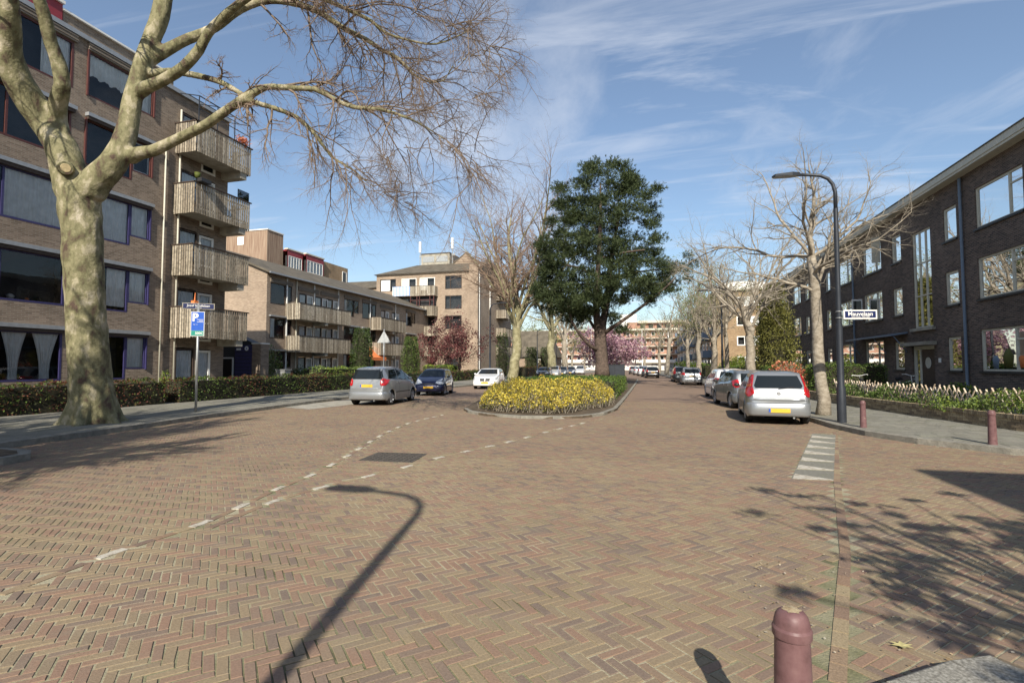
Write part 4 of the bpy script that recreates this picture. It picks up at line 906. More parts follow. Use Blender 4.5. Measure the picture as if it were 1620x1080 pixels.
# corner house behind the viewer on the right (throws the solid shadow on the right)
NB = thing('corner_house', 'brick corner house behind the viewer on the right', 'house', (7, -5, 0))
fn = Face('x', 7.0, -1); fn2 = Face('y', -4.8, 1); o1 = [(y, y+1.6, z, z+1.5) for y in (-18,-14,-10,-7) for z in (1.2,4.1,7.0)]; o2 = [(x, x+1.6, z, z+1.5) for x in (9,13,17) for z in (1.2,4.1,7.0)]
m = MB(); wall(fn, -22, -4.8, 0, 9.5, o1, m); wall(fn2, 7.0, 22, 0, 9.5, o2, m); part('wall', m, 'brickD', NB)
for q in o1: window(fn, NB, *q, 'white', .08)
for q in o2: window(fn2, NB, *q, 'white', .08)
m = MB(); m.box(6.8,22,-22,-4.6,9.5,9.7); part('roof', m, 'roof', NB)
# ================================================================ VEGETATION
def segmesh(name, segs, mat, parent, n=3, smooth=True):
    """segs: list of (p, q, r0, r1) -> thin open prisms in one mesh"""
    if not segs: return None
    P = np.array([s[0] for s in segs]); Q = np.array([s[1] for s in segs]); r0 = np.array([s[2] for s in segs])[:,None]; r1 = np.array([s[3] for s in segs])[:,None]
    D = Q-P; D /= np.linalg.norm(D, axis=1)[:,None]+1e-9
    up = np.where(np.abs(D[:,2:3]) > .9, np.array([[1.,0,0]]), np.array([[0,0,1.]])); A = np.cross(D, up); A /= np.linalg.norm(A, axis=1)[:,None]+1e-9; Bv = np.cross(D, A)
    V = []
    for k in range(n):
        t = 2*math.pi*k/n; V.append(P+(A*math.cos(t)+Bv*math.sin(t))*r0)
    for k in range(n):
        t = 2*math.pi*k/n; V.append(Q+(A*math.cos(t)+Bv*math.sin(t))*r1)
    V = np.stack(V, 1).reshape(-1,3); V -= np.array(WL.get(parent.name, Vector((0,0,0))))
    F = np.array([(k,(k+1)%n,n+(k+1)%n,n+k) for k in range(n)]); F = (F[None]+(np.arange(len(segs))*2*n)[:,None,None]).reshape(-1,4)
    o = link_mesh(name, npmesh(name, V, F), M[mat], parent, smooth)
    if name != 'limbs': o['kind'] = 'stuff'
    return o
def rot_about(d, ang, az):
    a = d.cross(Vector((0.13,.27,1))).normalized(); b = d.cross(a)
    return (d*math.cos(ang)+(a*math.cos(az)+b*math.sin(az))*math.sin(ang)).normalized()
def grow(S_, tips, p, d, L, r, lv, cfg, rg):
    n = cfg['steps'][lv]; sg = L/n; last = lv+1 >= len(cfg['steps'])
    for i in range(n):
        d = Vector((d.x+rg.gauss(0, cfg['wob'][lv]), d.y+rg.gauss(0, cfg['wob'][lv]), d.z+rg.gauss(0, cfg['wob'][lv])+cfg['trop'][lv])).normalized()
        q = p+d*sg; ra = r*(1-cfg['tap']*i/n); rb = r*(1-cfg['tap']*(i+1)/n)
        S_[lv].append((p, q, ra, rb))
        if not last and i >= cfg['start'][lv]:
            k = cfg['kids'][lv]; k = int(k)+(1 if rg.random() < k-int(k) else 0)
            for _ in range(k):
                nd = rot_about(d, R(rg.uniform(*cfg['ang'])), rg.uniform(0, 6.28))
                grow(S_, tips, q, nd, L*cfg['lr'][lv]*rg.uniform(.6,1.15)*(1-.35*i/n), rb*cfg['rr'], lv+1, cfg, rg)
        p = q
    tips.append(p)
def limb_mesh(name, chains, mat, parent, voxel=.05, n=12, smooth_it=4):
    """thick limbs: joined tubes fused by a voxel remesh so forks blend"""
    m = MB()
    for pts, rs in chains: m.tube(pts, rs, n, rough=.10)
    o = m.build(name, M[mat], parent, world=True)
    md = o.modifiers.new('r', 'REMESH'); md.mode = 'VOXEL'; md.voxel_size = voxel; ms = o.modifiers.new('s', 'SMOOTH'); ms.iterations = smooth_it; ms.factor = .6
    dg = bpy.context.evaluated_depsgraph_get(); me = bpy.data.meshes.new_from_object(o.evaluated_get(dg)); o.modifiers.clear(); o.data = me
    if not me.materials: me.materials.append(M[mat])
    me.polygons.foreach_set('use_smooth', [True]*len(me.polygons)); return o
def resample(pts, rs, step):
    out = [pts[0]]; ro = [rs[0]]
    for i in range(len(pts)-1):
        k = max(1, int((pts[i+1]-pts[i]).length/step))
        p0 = pts[max(i-1,0)]; p1 = pts[i]; p2 = pts[i+1]; p3 = pts[min(i+2,len(pts)-1)]
        for j in range(1, k+1):
            t = j/k; out.append(.5*((2*p1)+(p2-p0)*t+(2*p0-5*p1+4*p2-p3)*t*t+(3*p1-p0-3*p2+p3)*t**3)); ro.append(rs[i]+(rs[i+1]-rs[i])*t)
    return out, ro
# ---- the big plane tree on the left
rt = random.Random(21); DB = 13.5
T1_ = thing('plane_tree', 'big bare plane tree with mottled olive and cream bark leaning over the left pavement', 'tree', (-14.3, 10.2, 0))
def ch(lst, dz=0.):
    """list of (px, py, r_px[, depth]) -> world chain"""
    P_ = []; r_ = []
    for t in lst:
        d = t[3] if len(t) > 3 else DB; P_.append(at(t[0], t[1], d)); r_.append(t[2]*d/810*(.76 if t[2] > 15 else .88))
    return P_, r_
trunk = ch([(146,690,50,13.45),(146,676,47),(146,655,42),(145,630,39),(143,590,37),(138,520,35),(133,440,34),(130,370,35),(127,330,37),(126,300,37)])
left = ch([(120,310,34),(108,270,32),(97,232,29),(76,200,28),(55,171,28,13.3),(31,131,27,13.0),(14,88,24,12.7),(14,30,20,12.4),(8,-40,16,12.1),(-20,-120,13,11.8),(-30,-220,9,11.5)])
leftb = ch([(95,215,19),(91,190,17),(93,159,14,13.3),(99,134,12.5,13.1),(93,101,12,13.0),(80,67,11,12.8),(72,31,11,12.6),(62,0,10,12.4),(48,-60,9,12.1),(60,-150,7,11.8),(50,-240,5,11.4)])
right = ch([(140,305,32),(157,281,28),(180,258,25),(199,214,20,13.6),(211,153,17,13.7),(226,101,17,13.8),(238,67,16.5,13.9),(254,24,15,14),(262,-20,14,14),(285,-90,12,14),(300,-180,9,14),(330,-280,6,14)])
ba = ch([(205,248,14,13.6),(222,242,11.5,13.5),(244,238,10.5,13.4),(275,223,9,13.3),(306,208,8.8,13.1),(330,195,8.5,13),(365,170,8,12.9),(386,157,9,12.8),(400,148,7,12.8),(420,138,6,12.7),(470,140,5.5,12.5),(500,142,5.2,12.4),(530,158,4.8,12.3),(560,170,4.4,12.2),(600,173,4,12.1),(640,185,3.4,12),(680,205,2.6,11.9),(720,235,1.8,11.8),(748,275,1.1,11.7)])
ba2 = ch([(392,160,5,12.8),(430,170,5,12.9),(470,186,4.6,13),(500,215,4.2,13.1),(525,248,3.4,13.2),(560,270,2.6,13.2),(590,295,2,13.3),(640,320,1,13.4)])
bb = ch([(218,146,13,13.7),(235,137,11,13.5),(257,128,10,13.4),(290,107,9.5,13.2),(315,79,8.6,13.1),(330,52,8.2,13),(362,19,7.5,12.8),(395,-5,6.6,12.7),(450,-40,5.5,12.5),(520,-70,4.2,12.3),(600,-80,3,12),(680,-60,1.6,11.8)])
bc = ch([(236,93,13,13.9),(252,86,11,14),(275,73,9.5,14.1),(300,61,9,14.2),(340,44,8,14.4),(380,15,7.4,14.5),(424,1,6.6,14.6),(472,7,6,14.7),(509,22,5.4,14.7),(542,44,5,14.6),(580,63,4.6,14.6),(605,80,4.2,14.5),(631,93,3.8,14.4),(654,118,3.2,14.4),(672,128,2.8,14.3),(700,129,2.3,14.3),(716,106,2,14.2),(745,88,1.6,14.2),(778,74,1,14.1)])
bd = ch([(238,118,8,13.8),(269,113,6.5,13.9),(302,118,6,13.8),(346,129,5.4,13.5),(384,150,4.8,13)])
be = ch([(440,-35,4.5,12.6),(509,-2,3.8,12.8),(557,18,3.4,13),(587,33,3,13.1),(609,52,2.6,13.2),(643,63,2.1,13.3),(690,70,1.6,13.4),(740,50,1,13.5)])
bf = ch([(268,-30,9,14),(330,-60,8,13.5),(420,-110,6.5,13),(520,-130,5,12.4),(640,-130,3.4,12),(740,-80,1.6,11.8)])
bg_ = ch([(10,-20,10,12.3),(-60,-100,8,11),(-160,-160,6,10),(-300,-150,3,9)])
bh = ch([(280,-70,8,14.0),(360,-150,6.5,15.5),(480,-160,5,17),(600,-100,3,18)])
bi = ch([(60,-90,6.5,12),(120,-190,5,11),(240,-250,4,10),(380,-240,2,9.6)])
thick = [trunk, left, leftb, right, ba, ba2, bb, bc, bd, bf]
flare = []
for az in (.2, 1.1, 2.2, 3.2, 4.1, 5.2):
    c = Vector(G(146, 676)+(0,)); dd = Vector((math.cos(az), math.sin(az), 0)); flare.append(([c+dd*.82+Vector((0,0,-.02)), c+dd*.58+Vector((0,0,.16)), c+dd*.38+Vector((0,0,.6)), c+dd*.27+Vector((0,0,1.3))], [.08,.14,.17,.10]))
chains = []
for c in thick+flare: chains.append(resample(c[0], c[1], .22))
kn_ = [at(386,157,12.75), at(268,108,13.2)]
tb = limb_mesh('trunk_and_limbs', chains, 'bark_plane', T1_, .045, 12, 3)
sb = MB(); c0 = at(104,266,13.05); dr = (Vector((0,0,CAMH+1))-c0).normalized(); sb.tube([c0-dr*.5, c0, c0+dr*.06], [.22,.17,.155], 14, cap=True); sb.build('cut_limb_stub', M['bark_plane'], T1_, smooth=False, world=True)
sb = MB(); sb.tube([c0+dr*.061, c0+dr*.068], [.11,.10], 14); sb.build('cut_wood', plain('cut_wood', (.45,.36,.2), .8, var=.2, scale=20), T1_, world=True)
cfgP = dict(steps=[9,7,4,2], wob=[.14,.17,.2,.25], trop=[-.045,-.05,-.02,.04], tap=.72, start=[1,1,0], kids=[1.4,.85,.55], lr=[.50,.50,.55], rr=.68, ang=(25,60))
SG = [[],[],[],[]]; tips = []
def spawn_along(chain, every, L, rmin, cfg, bias, f0=0., f1=1., down=0):
    pts, rs = resample(chain[0], chain[1], every*.72); n = len(pts)
    for i in range(n):
        if i/n < f0 or i/n > f1: continue
        t = (pts[min(i+1,n-1)]-pts[max(i-1,0)]).normalized(); d = (rot_about(t, R(rt.uniform(25,75)), rt.uniform(0,6.28))+bias).normalized()
        grow(SG, tips, pts[i], d, L*rt.uniform(.55,1.2), max(rmin, min(rs[i]*.45, .035)), 0, cfg, rt)
    grow(SG, tips, pts[-1], (pts[-1]-pts[-2]).normalized(), L*.7, rs[-1], 0, cfg, rt)
spawn_along(ba, .34, 1.9, .014, cfgP, Vector((.35,0,-.15)), .38, 1)
spawn_along(ba2, .32, 1.7, .014, cfgP, Vector((.3,0,-.3)), .1, 1)
spawn_along(bb, .36, 2.1, .014, cfgP, Vector((.3,0,-.1)), .4, 1)
spawn_along(bc, .33, 2.0, .014, cfgP, Vector((.3,0,-.1)), .25, 1)
spawn_along(bd, .5, 1.6, .012, cfgP, Vector((.2,0,-.2)), .4, 1)
spawn_along(be, .33, 2.0, .014, cfgP, Vector((.35,0,-.15)), .1, 1)
spawn_along(bf, .42, 2.2, .014, cfgP, Vector((.3,0,-.2)), .2, 1)
spawn_along(right, .6, 2.0, .014, cfgP, Vector((0,0,0)), .62, 1)
spawn_along(leftb, .8, 1.8, .014, cfgP, Vector((0,0,0)), .7, 1)
spawn_along(bg_, .45, 2.0, .014, cfgP, Vector((0,0,0)), .3, 1); spawn_along(bh, .45, 2.0, .014, cfgP, Vector((.2,0,0)), .2, 1); spawn_along(bi, .45, 2, .014, cfgP, Vector((0,0,0)), .2, 1)
# hanging sprays at the right-hand edge of the crown
for (px, py, n, L_) in ((548,262,7,1.9),(640,300,5,1.3),(735,250,8,1.5),(700,205,6,1.5),(770,90,7,1.2),(660,120,6,1.6),(600,180,5,1.7),(500,222,6,1.6),(720,30,8,1.5),(760,150,5,1.0),(640,20,8,1.5),(560,90,6,1.6),(620,235,5,1.4)):
    for _ in range(n+4): grow(SG, tips, at(px+rt.uniform(-25,25), py+rt.uniform(-15,15), rt.uniform(11.7,13.6)), Vector((rt.uniform(-.2,.8), rt.uniform(-.5,.5), rt.uniform(-.9,.35))).normalized(), L_*rt.uniform(.7,1.2), .012, 0, cfgP, rt)
thin = []
for c in (be, bg_, bh, bi):
    p_, r_ = resample(c[0], c[1], .25); thin += [(p_[i], p_[i+1], r_[i], r_[i+1]) for i in range(len(p_)-1)]
segmesh('thin_limbs', thin, 'bark_green', T1_, 7)
segmesh('branches', SG[0], 'twig', T1_, 5); segmesh('twigs', SG[1], 'twig', T1_, 3); segmesh('fine_twigs', SG[2]+SG[3], 'twig_warm', T1_, 3)
print('plane segs', [len(s) for s in SG], len(tips))

# ---- generic bare tree
def bare_tree(loc, H, trunk_h, r, spread, label, seed, bark='bark_light', twig='twig_light', cfg=None, lean=(0,0), nl=5, upr=.55, leaves=None, group=None, name='bare_tree', detail=1., cat='tree'):
    rg = random.Random(seed); t = thing(name, label, cat, (loc[0], loc[1], .0), 0, group)
    p = Vector((loc[0], loc[1], -.05)); pts = [p.copy()]; rs = [r*1.35]; k = 9
    for i in range(1, k+1):
        f = i/k; pts.append(Vector((loc[0]+lean[0]*f+rg.gauss(0, r*.18), loc[1]+lean[1]*f+rg.gauss(0, r*.18), trunk_h*f))); rs.append(r*(1.08-.3*f) if i > 1 else r*1.1)
    m = MB(); pp, rr_ = resample(pts, rs, .35); m.tube(pp, rr_, 10, rough=.14); m.build('trunk', M[bark], t, smooth=True, world=True)
    c = dict(steps=[9,6,5,3], wob=[.10,.13,.17,.22], trop=[.02,.03,.02,.0], tap=.82, start=[1,1,0], kids=[1.35,1.1,.9], lr=[.45,.48,.5], rr=.58, ang=(25,55))
    if cfg: c.update(cfg)
    SG = [[],[],[],[]]; tp = []; top = pts[-1]; az0 = rg.uniform(0, 6.28)
    for i in range(nl):
        az = az0+6.283*i/nl+rg.uniform(-.3,.3); el = upr+rg.uniform(-.12,.12)
        d = Vector((math.cos(az)*(1-el), math.sin(az)*(1-el), el)).normalized()
        L = min((H-trunk_h)/max(.25, d.z), spread/max(.2, math.hypot(d.x, d.y)))*rg.uniform(.75,.98)
        st_ = pts[-1-(i % 3)] if i > 1 else top
        grow(SG, tp, st_, d, L, r*c.get('lf',.45), 0, c, rg)
    if upr > .45: grow(SG, tp, top, Vector((rg.uniform(-.15,.15), rg.uniform(-.15,.15), 1)).normalized(), (H-trunk_h)*.85, r*.6, 0, c, rg)
    segmesh('limbs', SG[0], bark, t, 6); segmesh('branches', SG[1], c.get('bb', bark), t, 4); segmesh('twigs', SG[2]+SG[3], twig, t, 3)
    if leaves:
        C_ = np.array([tuple(x) for x in tp]); C_ = np.repeat(C_, leaves[1], 0); C_ = C_+nr.normal(0, leaves[2], C_.shape)-np.array(t.location); V, F = quads(C_, leaves[3], .8)
        o = link_mesh('leaves', npmesh('leaves', V, F), M[leaves[0]], t); o['kind'] = 'stuff'
    return t, sum(len(s) for s in SG)
def XY(px, Y): return (pxx(px, Y), Y)
info = []
info.append(bare_tree(XY(812,46), 20.0, 6.0, .47, 7.6, 'tall bare plane tree with brownish buds beside the parked white car', 5, 'bark_green', 'twig_warm', dict(steps=[11,7,5,4], kids=[2.2,1.6,1.1], lr=[.42,.5,.55], trop=[.015,.03,.03,.03], ang=(28,65), lf=.34, bb='twig_warm'), lean=(.5,0), nl=11, upr=.64, name='plane_tree')[1])
info.append(bare_tree(XY(872,72), 16, 6.5, .62, 5.5, 'pale plane tree with forked trunk standing left of the pine', 8, 'bark_green', 'twig_light', dict(kids=[1.1,1.0,.8]), nl=5, upr=.6, name='plane_tree')[1])
info.append(bare_tree(XY(893,92), 17, 6, .55, 5.5, 'darker bare tree farther back between the plane trees and the pine', 9, 'bark_light', 'twig_light', dict(kids=[1.0,.9,.8]), nl=5, upr=.6)[1])
info.append(bare_tree((5.05,17.7), 8.7, 5.0, .165, 3.3, 'slender bare tree with knobbly pale trunk right behind the silver hatchback', 23, 'bark_light', 'twig_light', dict(steps=[10,7,5,4], wob=[.17,.22,.26,.28], kids=[1.7,1.4,1.1], trop=[.01,.02,.02,.02], lf=.34, ang=(25,60)), lean=(-.15,0), nl=9, upr=.47, group=None)[1])
info.append(bare_tree(XY(1187,33), 11.0, 4.2, .27, 5.0, 'bare spreading street tree rising behind the second silver car on the right', 17, 'bark_light', 'twig_light', dict(steps=[10,7,5,4], kids=[1.45,1.15,.9], wob=[.15,.2,.24,.26], lf=.36), nl=8, upr=.48)[1])
for px, Y, H, th, r, sp, sd, lab, lv in (
  (1150,39,9.5,4.6,.17,3.2,31,'dark thin bare tree beside the far street lamp on the right',None),
  (1130,46,10.5,4,.26,3.6,32,'bare street tree with greenish buds right of the farther parked cars',('springgreen',1,.10,.09)),
  (1106,58,12,5,.27,4.2,33,'bare tree with leaning trunk just behind the two farther parked cars',('springgreen',1,.14,.12)),
  (1088,70,11,5,.25,4,34,'thin bare tree in front of the bluish gallery balconies',('springgreen',1,.12,.12)),
  (1055,86,13,6,.33,4.4,35,'bare tree with slanting pale trunk where the street bends',None),
  (1043,104,13,5,.30,5,36,'distant bare tree behind the row of far parked cars',('springgreen',1,.2,.16)),
  (1020,120,13,5,.3,5.5,37,'distant bare tree right of the pink blossom',('springgreen',1,.2,.18)),
  (858,125,13,4,.3,5.5,38,'distant tree with fresh green buds left of the pale forked plane',('springgreen',2,.3,.26)),
  (905,130,12,4,.3,5.5,39,'distant tree with fresh green buds right of the pale forked plane',('springgreen',2,.3,.26)),
  (830,105,12,4,.3,5,40,'distant tree with fresh green buds next to the low house',('springgreen',2,.3,.24)),
  (925,150,13,4,.3,6,41,'distant budding tree in front of the red gallery flats',('springgreen',1,.3,.28))):
    info.append(bare_tree(XY(px, Y), H, th, r, sp, lab, sd, 'bark_light', 'twig_light', dict(lf=.34, kids=[1.6,1.3,1.0] if Y < 80 else [.9,.8,.6]), nl=6, upr=.58, leaves=lv, lean=((.5 if px == 1055 else 0), 0))[1])
print('tree segs', info)

# ---- foliage masses
def blob_points(n, c, rad, shell=.55):
    d = nr.normal(size=(n,3)); d /= np.linalg.norm(d, axis=1)[:,None]; rr_ = nr.uniform(shell, 1, n)[:,None]
    return d*rr_*np.array(rad)+np.array(c)
def leafobj(name, C_, size, mat, parent, asp=.6, flat=0, kind='stuff'):
    V, F = quads(np.asarray(C_)-np.array(WL.get(parent.name, (0,0,0))) if parent else np.asarray(C_), size, asp, flat); o = link_mesh(name, npmesh(name, V, F), M[mat], parent); o['kind'] = 'stuff'
    return o
def core(parent, boxes, mat='bark_dark', name='stems'):
    m = MB()
    for b_ in boxes: m.box(*b_)
    return m.build(name, M[mat], parent, world=True)
def hedge(label, x0, x1, y0, y1, h, n, size, mat, mat2=None, frac=.5, name='hedge', round_=.0, cat='hedge', group=None, z0=.1, inner='core'):
    t = thing(name, label, cat, ((x0+x1)/2, (y0+y1)/2, z0), 0, group)
    # points on the skin of the box, pulled in and out by slow waves
    a_top = (x1-x0)*(y1-y0); a_s = (y1-y0)*h; a_e = (x1-x0)*h; tot = a_top+2*a_s+2*a_e; pr_ = np.array([a_top, a_s, a_s, a_e, a_e])/tot
    f = nr.choice(5, n, p=pr_); u, v = nr.uniform(0,1,n), nr.uniform(0,1,n); dd = np.abs(nr.normal(0,.06,n))-.04
    X = np.where(f == 1, x0+dd, np.where(f == 2, x1-dd, x0+(x1-x0)*u)); Y = np.where(f == 3, y0+dd, np.where(f == 4, y1-dd, y0+(y1-y0)*np.where(f == 0, v, u)))
    Z = np.where(f == 0, h-dd, h*v**.85)
    wave = .05*np.sin(X*3.1+Y*2.3)+.05*np.sin(Y*5.7+1)+.04*np.sin(X*7+Y*9); Z = np.where(f == 0, Z+wave, Z*(1+wave*.5)); X = X+np.where((f == 1)|(f == 2), .06*np.sin(Y*4+Z*6), 0)
    P_ = np.stack([X, Y, Z+z0], 1)
    if mat2:
        s_ = (np.sin(X*1.9+1)+np.sin(Y*1.3)+nr.normal(0,.8,n) > (0.5-frac)*4) 
        leafobj('leaves', P_[s_], size, mat, t); leafobj('leaves', P_[~s_], size, mat2, t)
    else: leafobj('leaves', P_, size, mat, t)
    core(t, [(x0+.07,x1-.07,y0+.07,y1-.07,z0,z0+h-.08)], 'hcore', 'dark_core'); return t
M['hcore'] = plain('inner_shade_fill', (.03,.028,.015), .95, var=.4, scale=12)  # near-black fill blocks the view through foliage; inner shade is in its colour
hedge('dark red and green hedge in front of the left flats', -19.4, -18.45, 4, 16.0, .92, 9500, .075, 'hedge_dark', 'hedge_red', .35)
hedge('clipped hedge with red top along the garden between parking sign and silver car', -19.4, -18.45, 16.6, 31, .95, 9500, .08, 'hedge_red', 'hedge_dark', .5)
hedge('red-leaved hedge behind the dark blue and white cars', -19.2, -18.2, 32.5, 64, .95, 8000, .11, 'hedge_red', 'hedge_dark', .6)
hedge('fresh green clipped hedge in front of the facing flats', -23.4, -20.2, 50, 52, 1.5, 2500, .13, 'hedge_lime', 'hedge', .5)
hedge('low red hedge beyond the white car on the left', -17.4, -16.0, 66, 96, 1.3, 2500, .16, 'hedge_red', 'hedge_dark', .6)
hedge('green shrub bed beyond the left hedge below the long balconies', -21.8, -20.3, 28.5, 36, 1.35, 2600, .12, 'hedge_lime', 'gardengreen', .5)
hedge('tall clipped green hedge facing the viewer beside the leaning bicycle', 7.3, 10.3, 26.8, 28.0, 1.55, 5200, .075, 'hedge', 'thuja_light', .6)
hedge('long clipped green hedge behind the parked cars on the right', 7.0, 8.2, 30, 60, 1.45, 5200, .10, 'hedge', 'gardengreen', .6)
hedge('dark green hedge along the far right pavement', 5.8, 7.2, 61, 112, 1.6, 4200, .16, 'hedge', 'thuja', .5)
hedge('low green hedge on the island behind the yellow shrubs', -6.6, -1.55, 23.2, 33.5, .80, 8000, .085, 'hedge', 'thuja_light', .6, z0=.12)
# columns and cones
def column(label, x, y, w, h, n, size, mats, name='columnar_evergreen', taper=.35, cat='evergreen', zlift=.1):
    t = thing(name, label, cat, (x, y, 0)); z = nr.uniform(0, 1, n); rad = w/2*(1-np.clip(z-.6, 0, 1)*taper*2.4)*(.75+.25*np.minimum(1, z*8)); a_ = nr.uniform(0, 6.283, n)
    rib = 1+.13*np.sin(a_*5+z*3)+.06*np.sin(a_*11+z*9); k = rad*rib*(1-np.abs(nr.normal(0,.13,n)))
    P_ = np.stack([x+k*np.cos(a_), y+k*np.sin(a_), zlift+z*h], 1); h2 = n//len(mats)
    for i, mt in enumerate(mats): leafobj('foliage', P_[i*h2:(i+1)*h2], size, mt, t, .45)
    m = MB(); m.lathe([(.001,0),(w*.30,.05),(w*.36,h*.3),(w*.32,h*.65),(w*.15,h*.9),(.001,h*.95)], (x,y,zlift), 10); m.build('dark_core', M['hcore'], t, world=True); return t
def XYd(px, Y): return pxx(px, Y), Y
x_, y_ = XYd(573, 42); column('tall dark columnar evergreen in front of the orange awning', x_, y_, 1.9, 5.0, 5200, .14, ['thuja','thuja','thuja'])
x_, y_ = XYd(650, 50); column('lighter green columnar evergreen left of the purple-leaved tree', x_, y_, 1.85, 4.6, 4600, .15, ['thuja_light','thuja'])
x_, y_ = XYd(795, 70); column('dark narrow evergreen by the balconies behind the plane trunk', x_, y_, 1.9, 6.2, 1600, .2, ['thuja'])
for i, px in enumerate((838, 846, 861)): x_, y_ = XYd(px, 84); column('dark rounded evergreen, %s of three beyond the far left lamp' % ('leftmost','middle','rightmost')[i], x_, y_, 1.7, 4.6, 900, .24, ['thuja'], taper=.5)
def conifer(label, x, y, w, h, n, size):
    t = thing('conifer', label, 'conifer', (x, y, 0)); m = MB().tube([(x,y,0),(x,y,h*.6)],[.14,.05],8); m.build('trunk', M['bark_dark'], t, world=True)
    P_ = []; 
    for i in range(95):
        f = (i/95)**.8; z = .5+f*(h-.6); rad = w/2*(1-f)**.75+.12; a_ = i*2.399; 
        for j in range(3):
            a2 = a_+j*2.1+rng.uniform(-.4,.4); rr_ = rad*rng.uniform(.8,1.12); c = (x+math.cos(a2)*rr_*.75, y+math.sin(a2)*rr_*.75, z-.1)
            k = max(8, int(n/285)); d = nr.normal(size=(k,3))*np.array([.16+.10*rad,.16+.10*rad,.13]); P_.append(d+np.array(c))
            k2 = k//3; s_ = nr.uniform(0,1,(k2,1)); P_.append(np.array([[x,y,z]])*(1-s_)+np.array([c])*s_+nr.normal(size=(k2,3))*.1+np.array([[0,0,-.05]]))
    P_ = np.concatenate(P_); leafobj('foliage', P_, size, 'cypress', t, .4)
    m = MB(); m.lathe([(.001,0),(w*.30,.1),(w*.25,h*.3),(w*.12,h*.7),(.001,h*.92)], (x,y,.5), 12); m.build('dark_core', M['hcore'], t, world=True)
x_, y_ = XYd(1226, 38); conifer('large golden green cone-shaped conifer against the dark brick terrace', x_, y_, 3.9, 7.3, 19000, .15)
# shrubs
def shrub(label, x, y, w, d, h, n, size, mats, name='shrub', stems=14, z0=.1, cat='shrub', spiky=0):
    t = thing(name, label, cat, (x, y, z0)); sg = []
    for i in range(stems):
        a_ = rng.uniform(0,6.28); q = Vector((x+math.cos(a_)*w*.4*rng.random(), y+math.sin(a_)*d*.4*rng.random(), z0+h*rng.uniform(.6,1))); p = Vector((x+rng.uniform(-.15,.15)*w, y+rng.uniform(-.15,.15)*d, z0)); sg.append((p, q, .02, .008))
    segmesh('stems', sg, 'twig_light', t, 4); 
    for mt, fr in mats:
        C_ = blob_points(int(n*fr), (x, y, z0+h*.52), (w/2, d/2, h*.52), .35); C_ += .12*np.sin(C_*4.1)[:,[1,2,0]]*w*.3; C_[:,2] = np.maximum(C_[:,2], z0+.02); leafobj('leaves', C_, size, mt, t)
    return t
x_, y_ = XYd(1249, 30); shrub('orange-leaved shrub with bare pale stems between the hedges', x_, y_, 2.1, 1.6, 1.75, 1500, .12, [('orangeleaf',1)], stems=60)
x_, y_ = XYd(1166, 52); shrub('bright yellow-green rounded shrub left of the second street tree', x_, y_, 3.0, 2.0, 2.4, 2600, .16, [('hedge_lime',1)])
x_, y_ = XYd(1108, 66); shrub('golden green shrub by the far hedge on the right', x_, y_, 2.0, 2.0, 1.9, 900, .2, [('hedge_lime',1)])
x_, y_ = XYd(1085, 80); shrub('lime shrub in the garden of the gallery flats', x_, y_, 4.0, 2.0, 2.3, 900, .24, [('hedge_lime',.6),('hedge',.4)])
x_, y_ = XYd(425, 30.5); shrub('olive green shrub leaning over the hedge beside the brick pier', x_, y_, 2.0, 1.5, 3.0, 1500, .13, [('gardengreen',.5),('shrubgreen',.5)])
x_, y_ = XYd(254, 16.6); shrub('small lime green conifer against the wall of the left flats', -20.4, 17.6, .55, .5, 1.35, 700, .07, [('hedge_lime',1)], stems=3)
x_, y_ = XYd(475, 39); shrub('dark potted shrub below the long balconies', x_, y_, 2.2, 1.4, 1.5, 700, .14, [('thuja',1)])
x_, y_ = XYd(688, 60); shrub('red flowering pot plant beside the entrance of the facing flats', x_, y_, .9, .9, 1.0, 300, .14, [('orangeleaf',1)], stems=3)
# garden shrubs right, mixed mass against the low wall
def gshrub(label, pts, h, n, size, mats, name='garden_shrub', w=.8):
    t = thing(name, label, 'shrub', (pts[0][0], pts[0][1], .1)); P_ = [Vector((a,b_,0)) for a, b_ in pts]; seg = [(P_[i+1]-P_[i]).length for i in range(len(P_)-1)]; tot = sum(seg)
    for mt, fr in mats:
        k = int(n*fr); idx = nr.choice(len(seg), k, p=np.array(seg)/tot); tt = nr.uniform(0,1,k)
        A_ = np.array([tuple(p) for p in P_]); C_ = A_[idx]*(1-tt[:,None])+A_[idx+1]*tt[:,None]; o_ = nr.normal(0,.34,(k,2))*w; hh = h*(.72+.28*np.sin(C_[:,0]*2.3+C_[:,1]*2.9)); r_ = np.clip(1-np.abs(o_[:,0])/(1.5*w), .15, 1)
        C_[:,0] += np.clip(o_[:,0], -.42, 2); C_[:,1] += o_[:,1]*.5; C_[:,2] = .3+hh*r_*nr.uniform(.15,1,k)**.6; leafobj('leaves', C_, size, mt, t, .5)
    return t
gshrub('bushy green garden planting growing through the lattice fence at the right edge', [(8.0,17.6),(8.55,15.2),(9.0,13.6),(10.0,12.7),(12,12.2)], .80, 9000, .07, [('gardengreen',.75),('hedge_lime',.25)], w=.75)
gshrub('pale green shrubs behind the lattice fence under the big window', [(9.6,17.5),(10.2,15.5),(10.8,14),(12,13.4)], .85, 4200, .08, [('gardengreen',.5),('hedge_lime',.5)], w=.9)
gshrub('darker green planting behind the low wall between lamp post and door', [(7.45,23.8),(7.75,21.0),(8.0,18.3)], .74, 4600, .07, [('gardengreen',.6),('hedge',.4)], w=.6)
gshrub('rounded green bushes in front of the entrance door', [(9.4,24.4),(9.8,22.2),(10.2,20.0)], .8, 3000, .08, [('hedge',.6),('hedge_lime',.4)], w=.8)

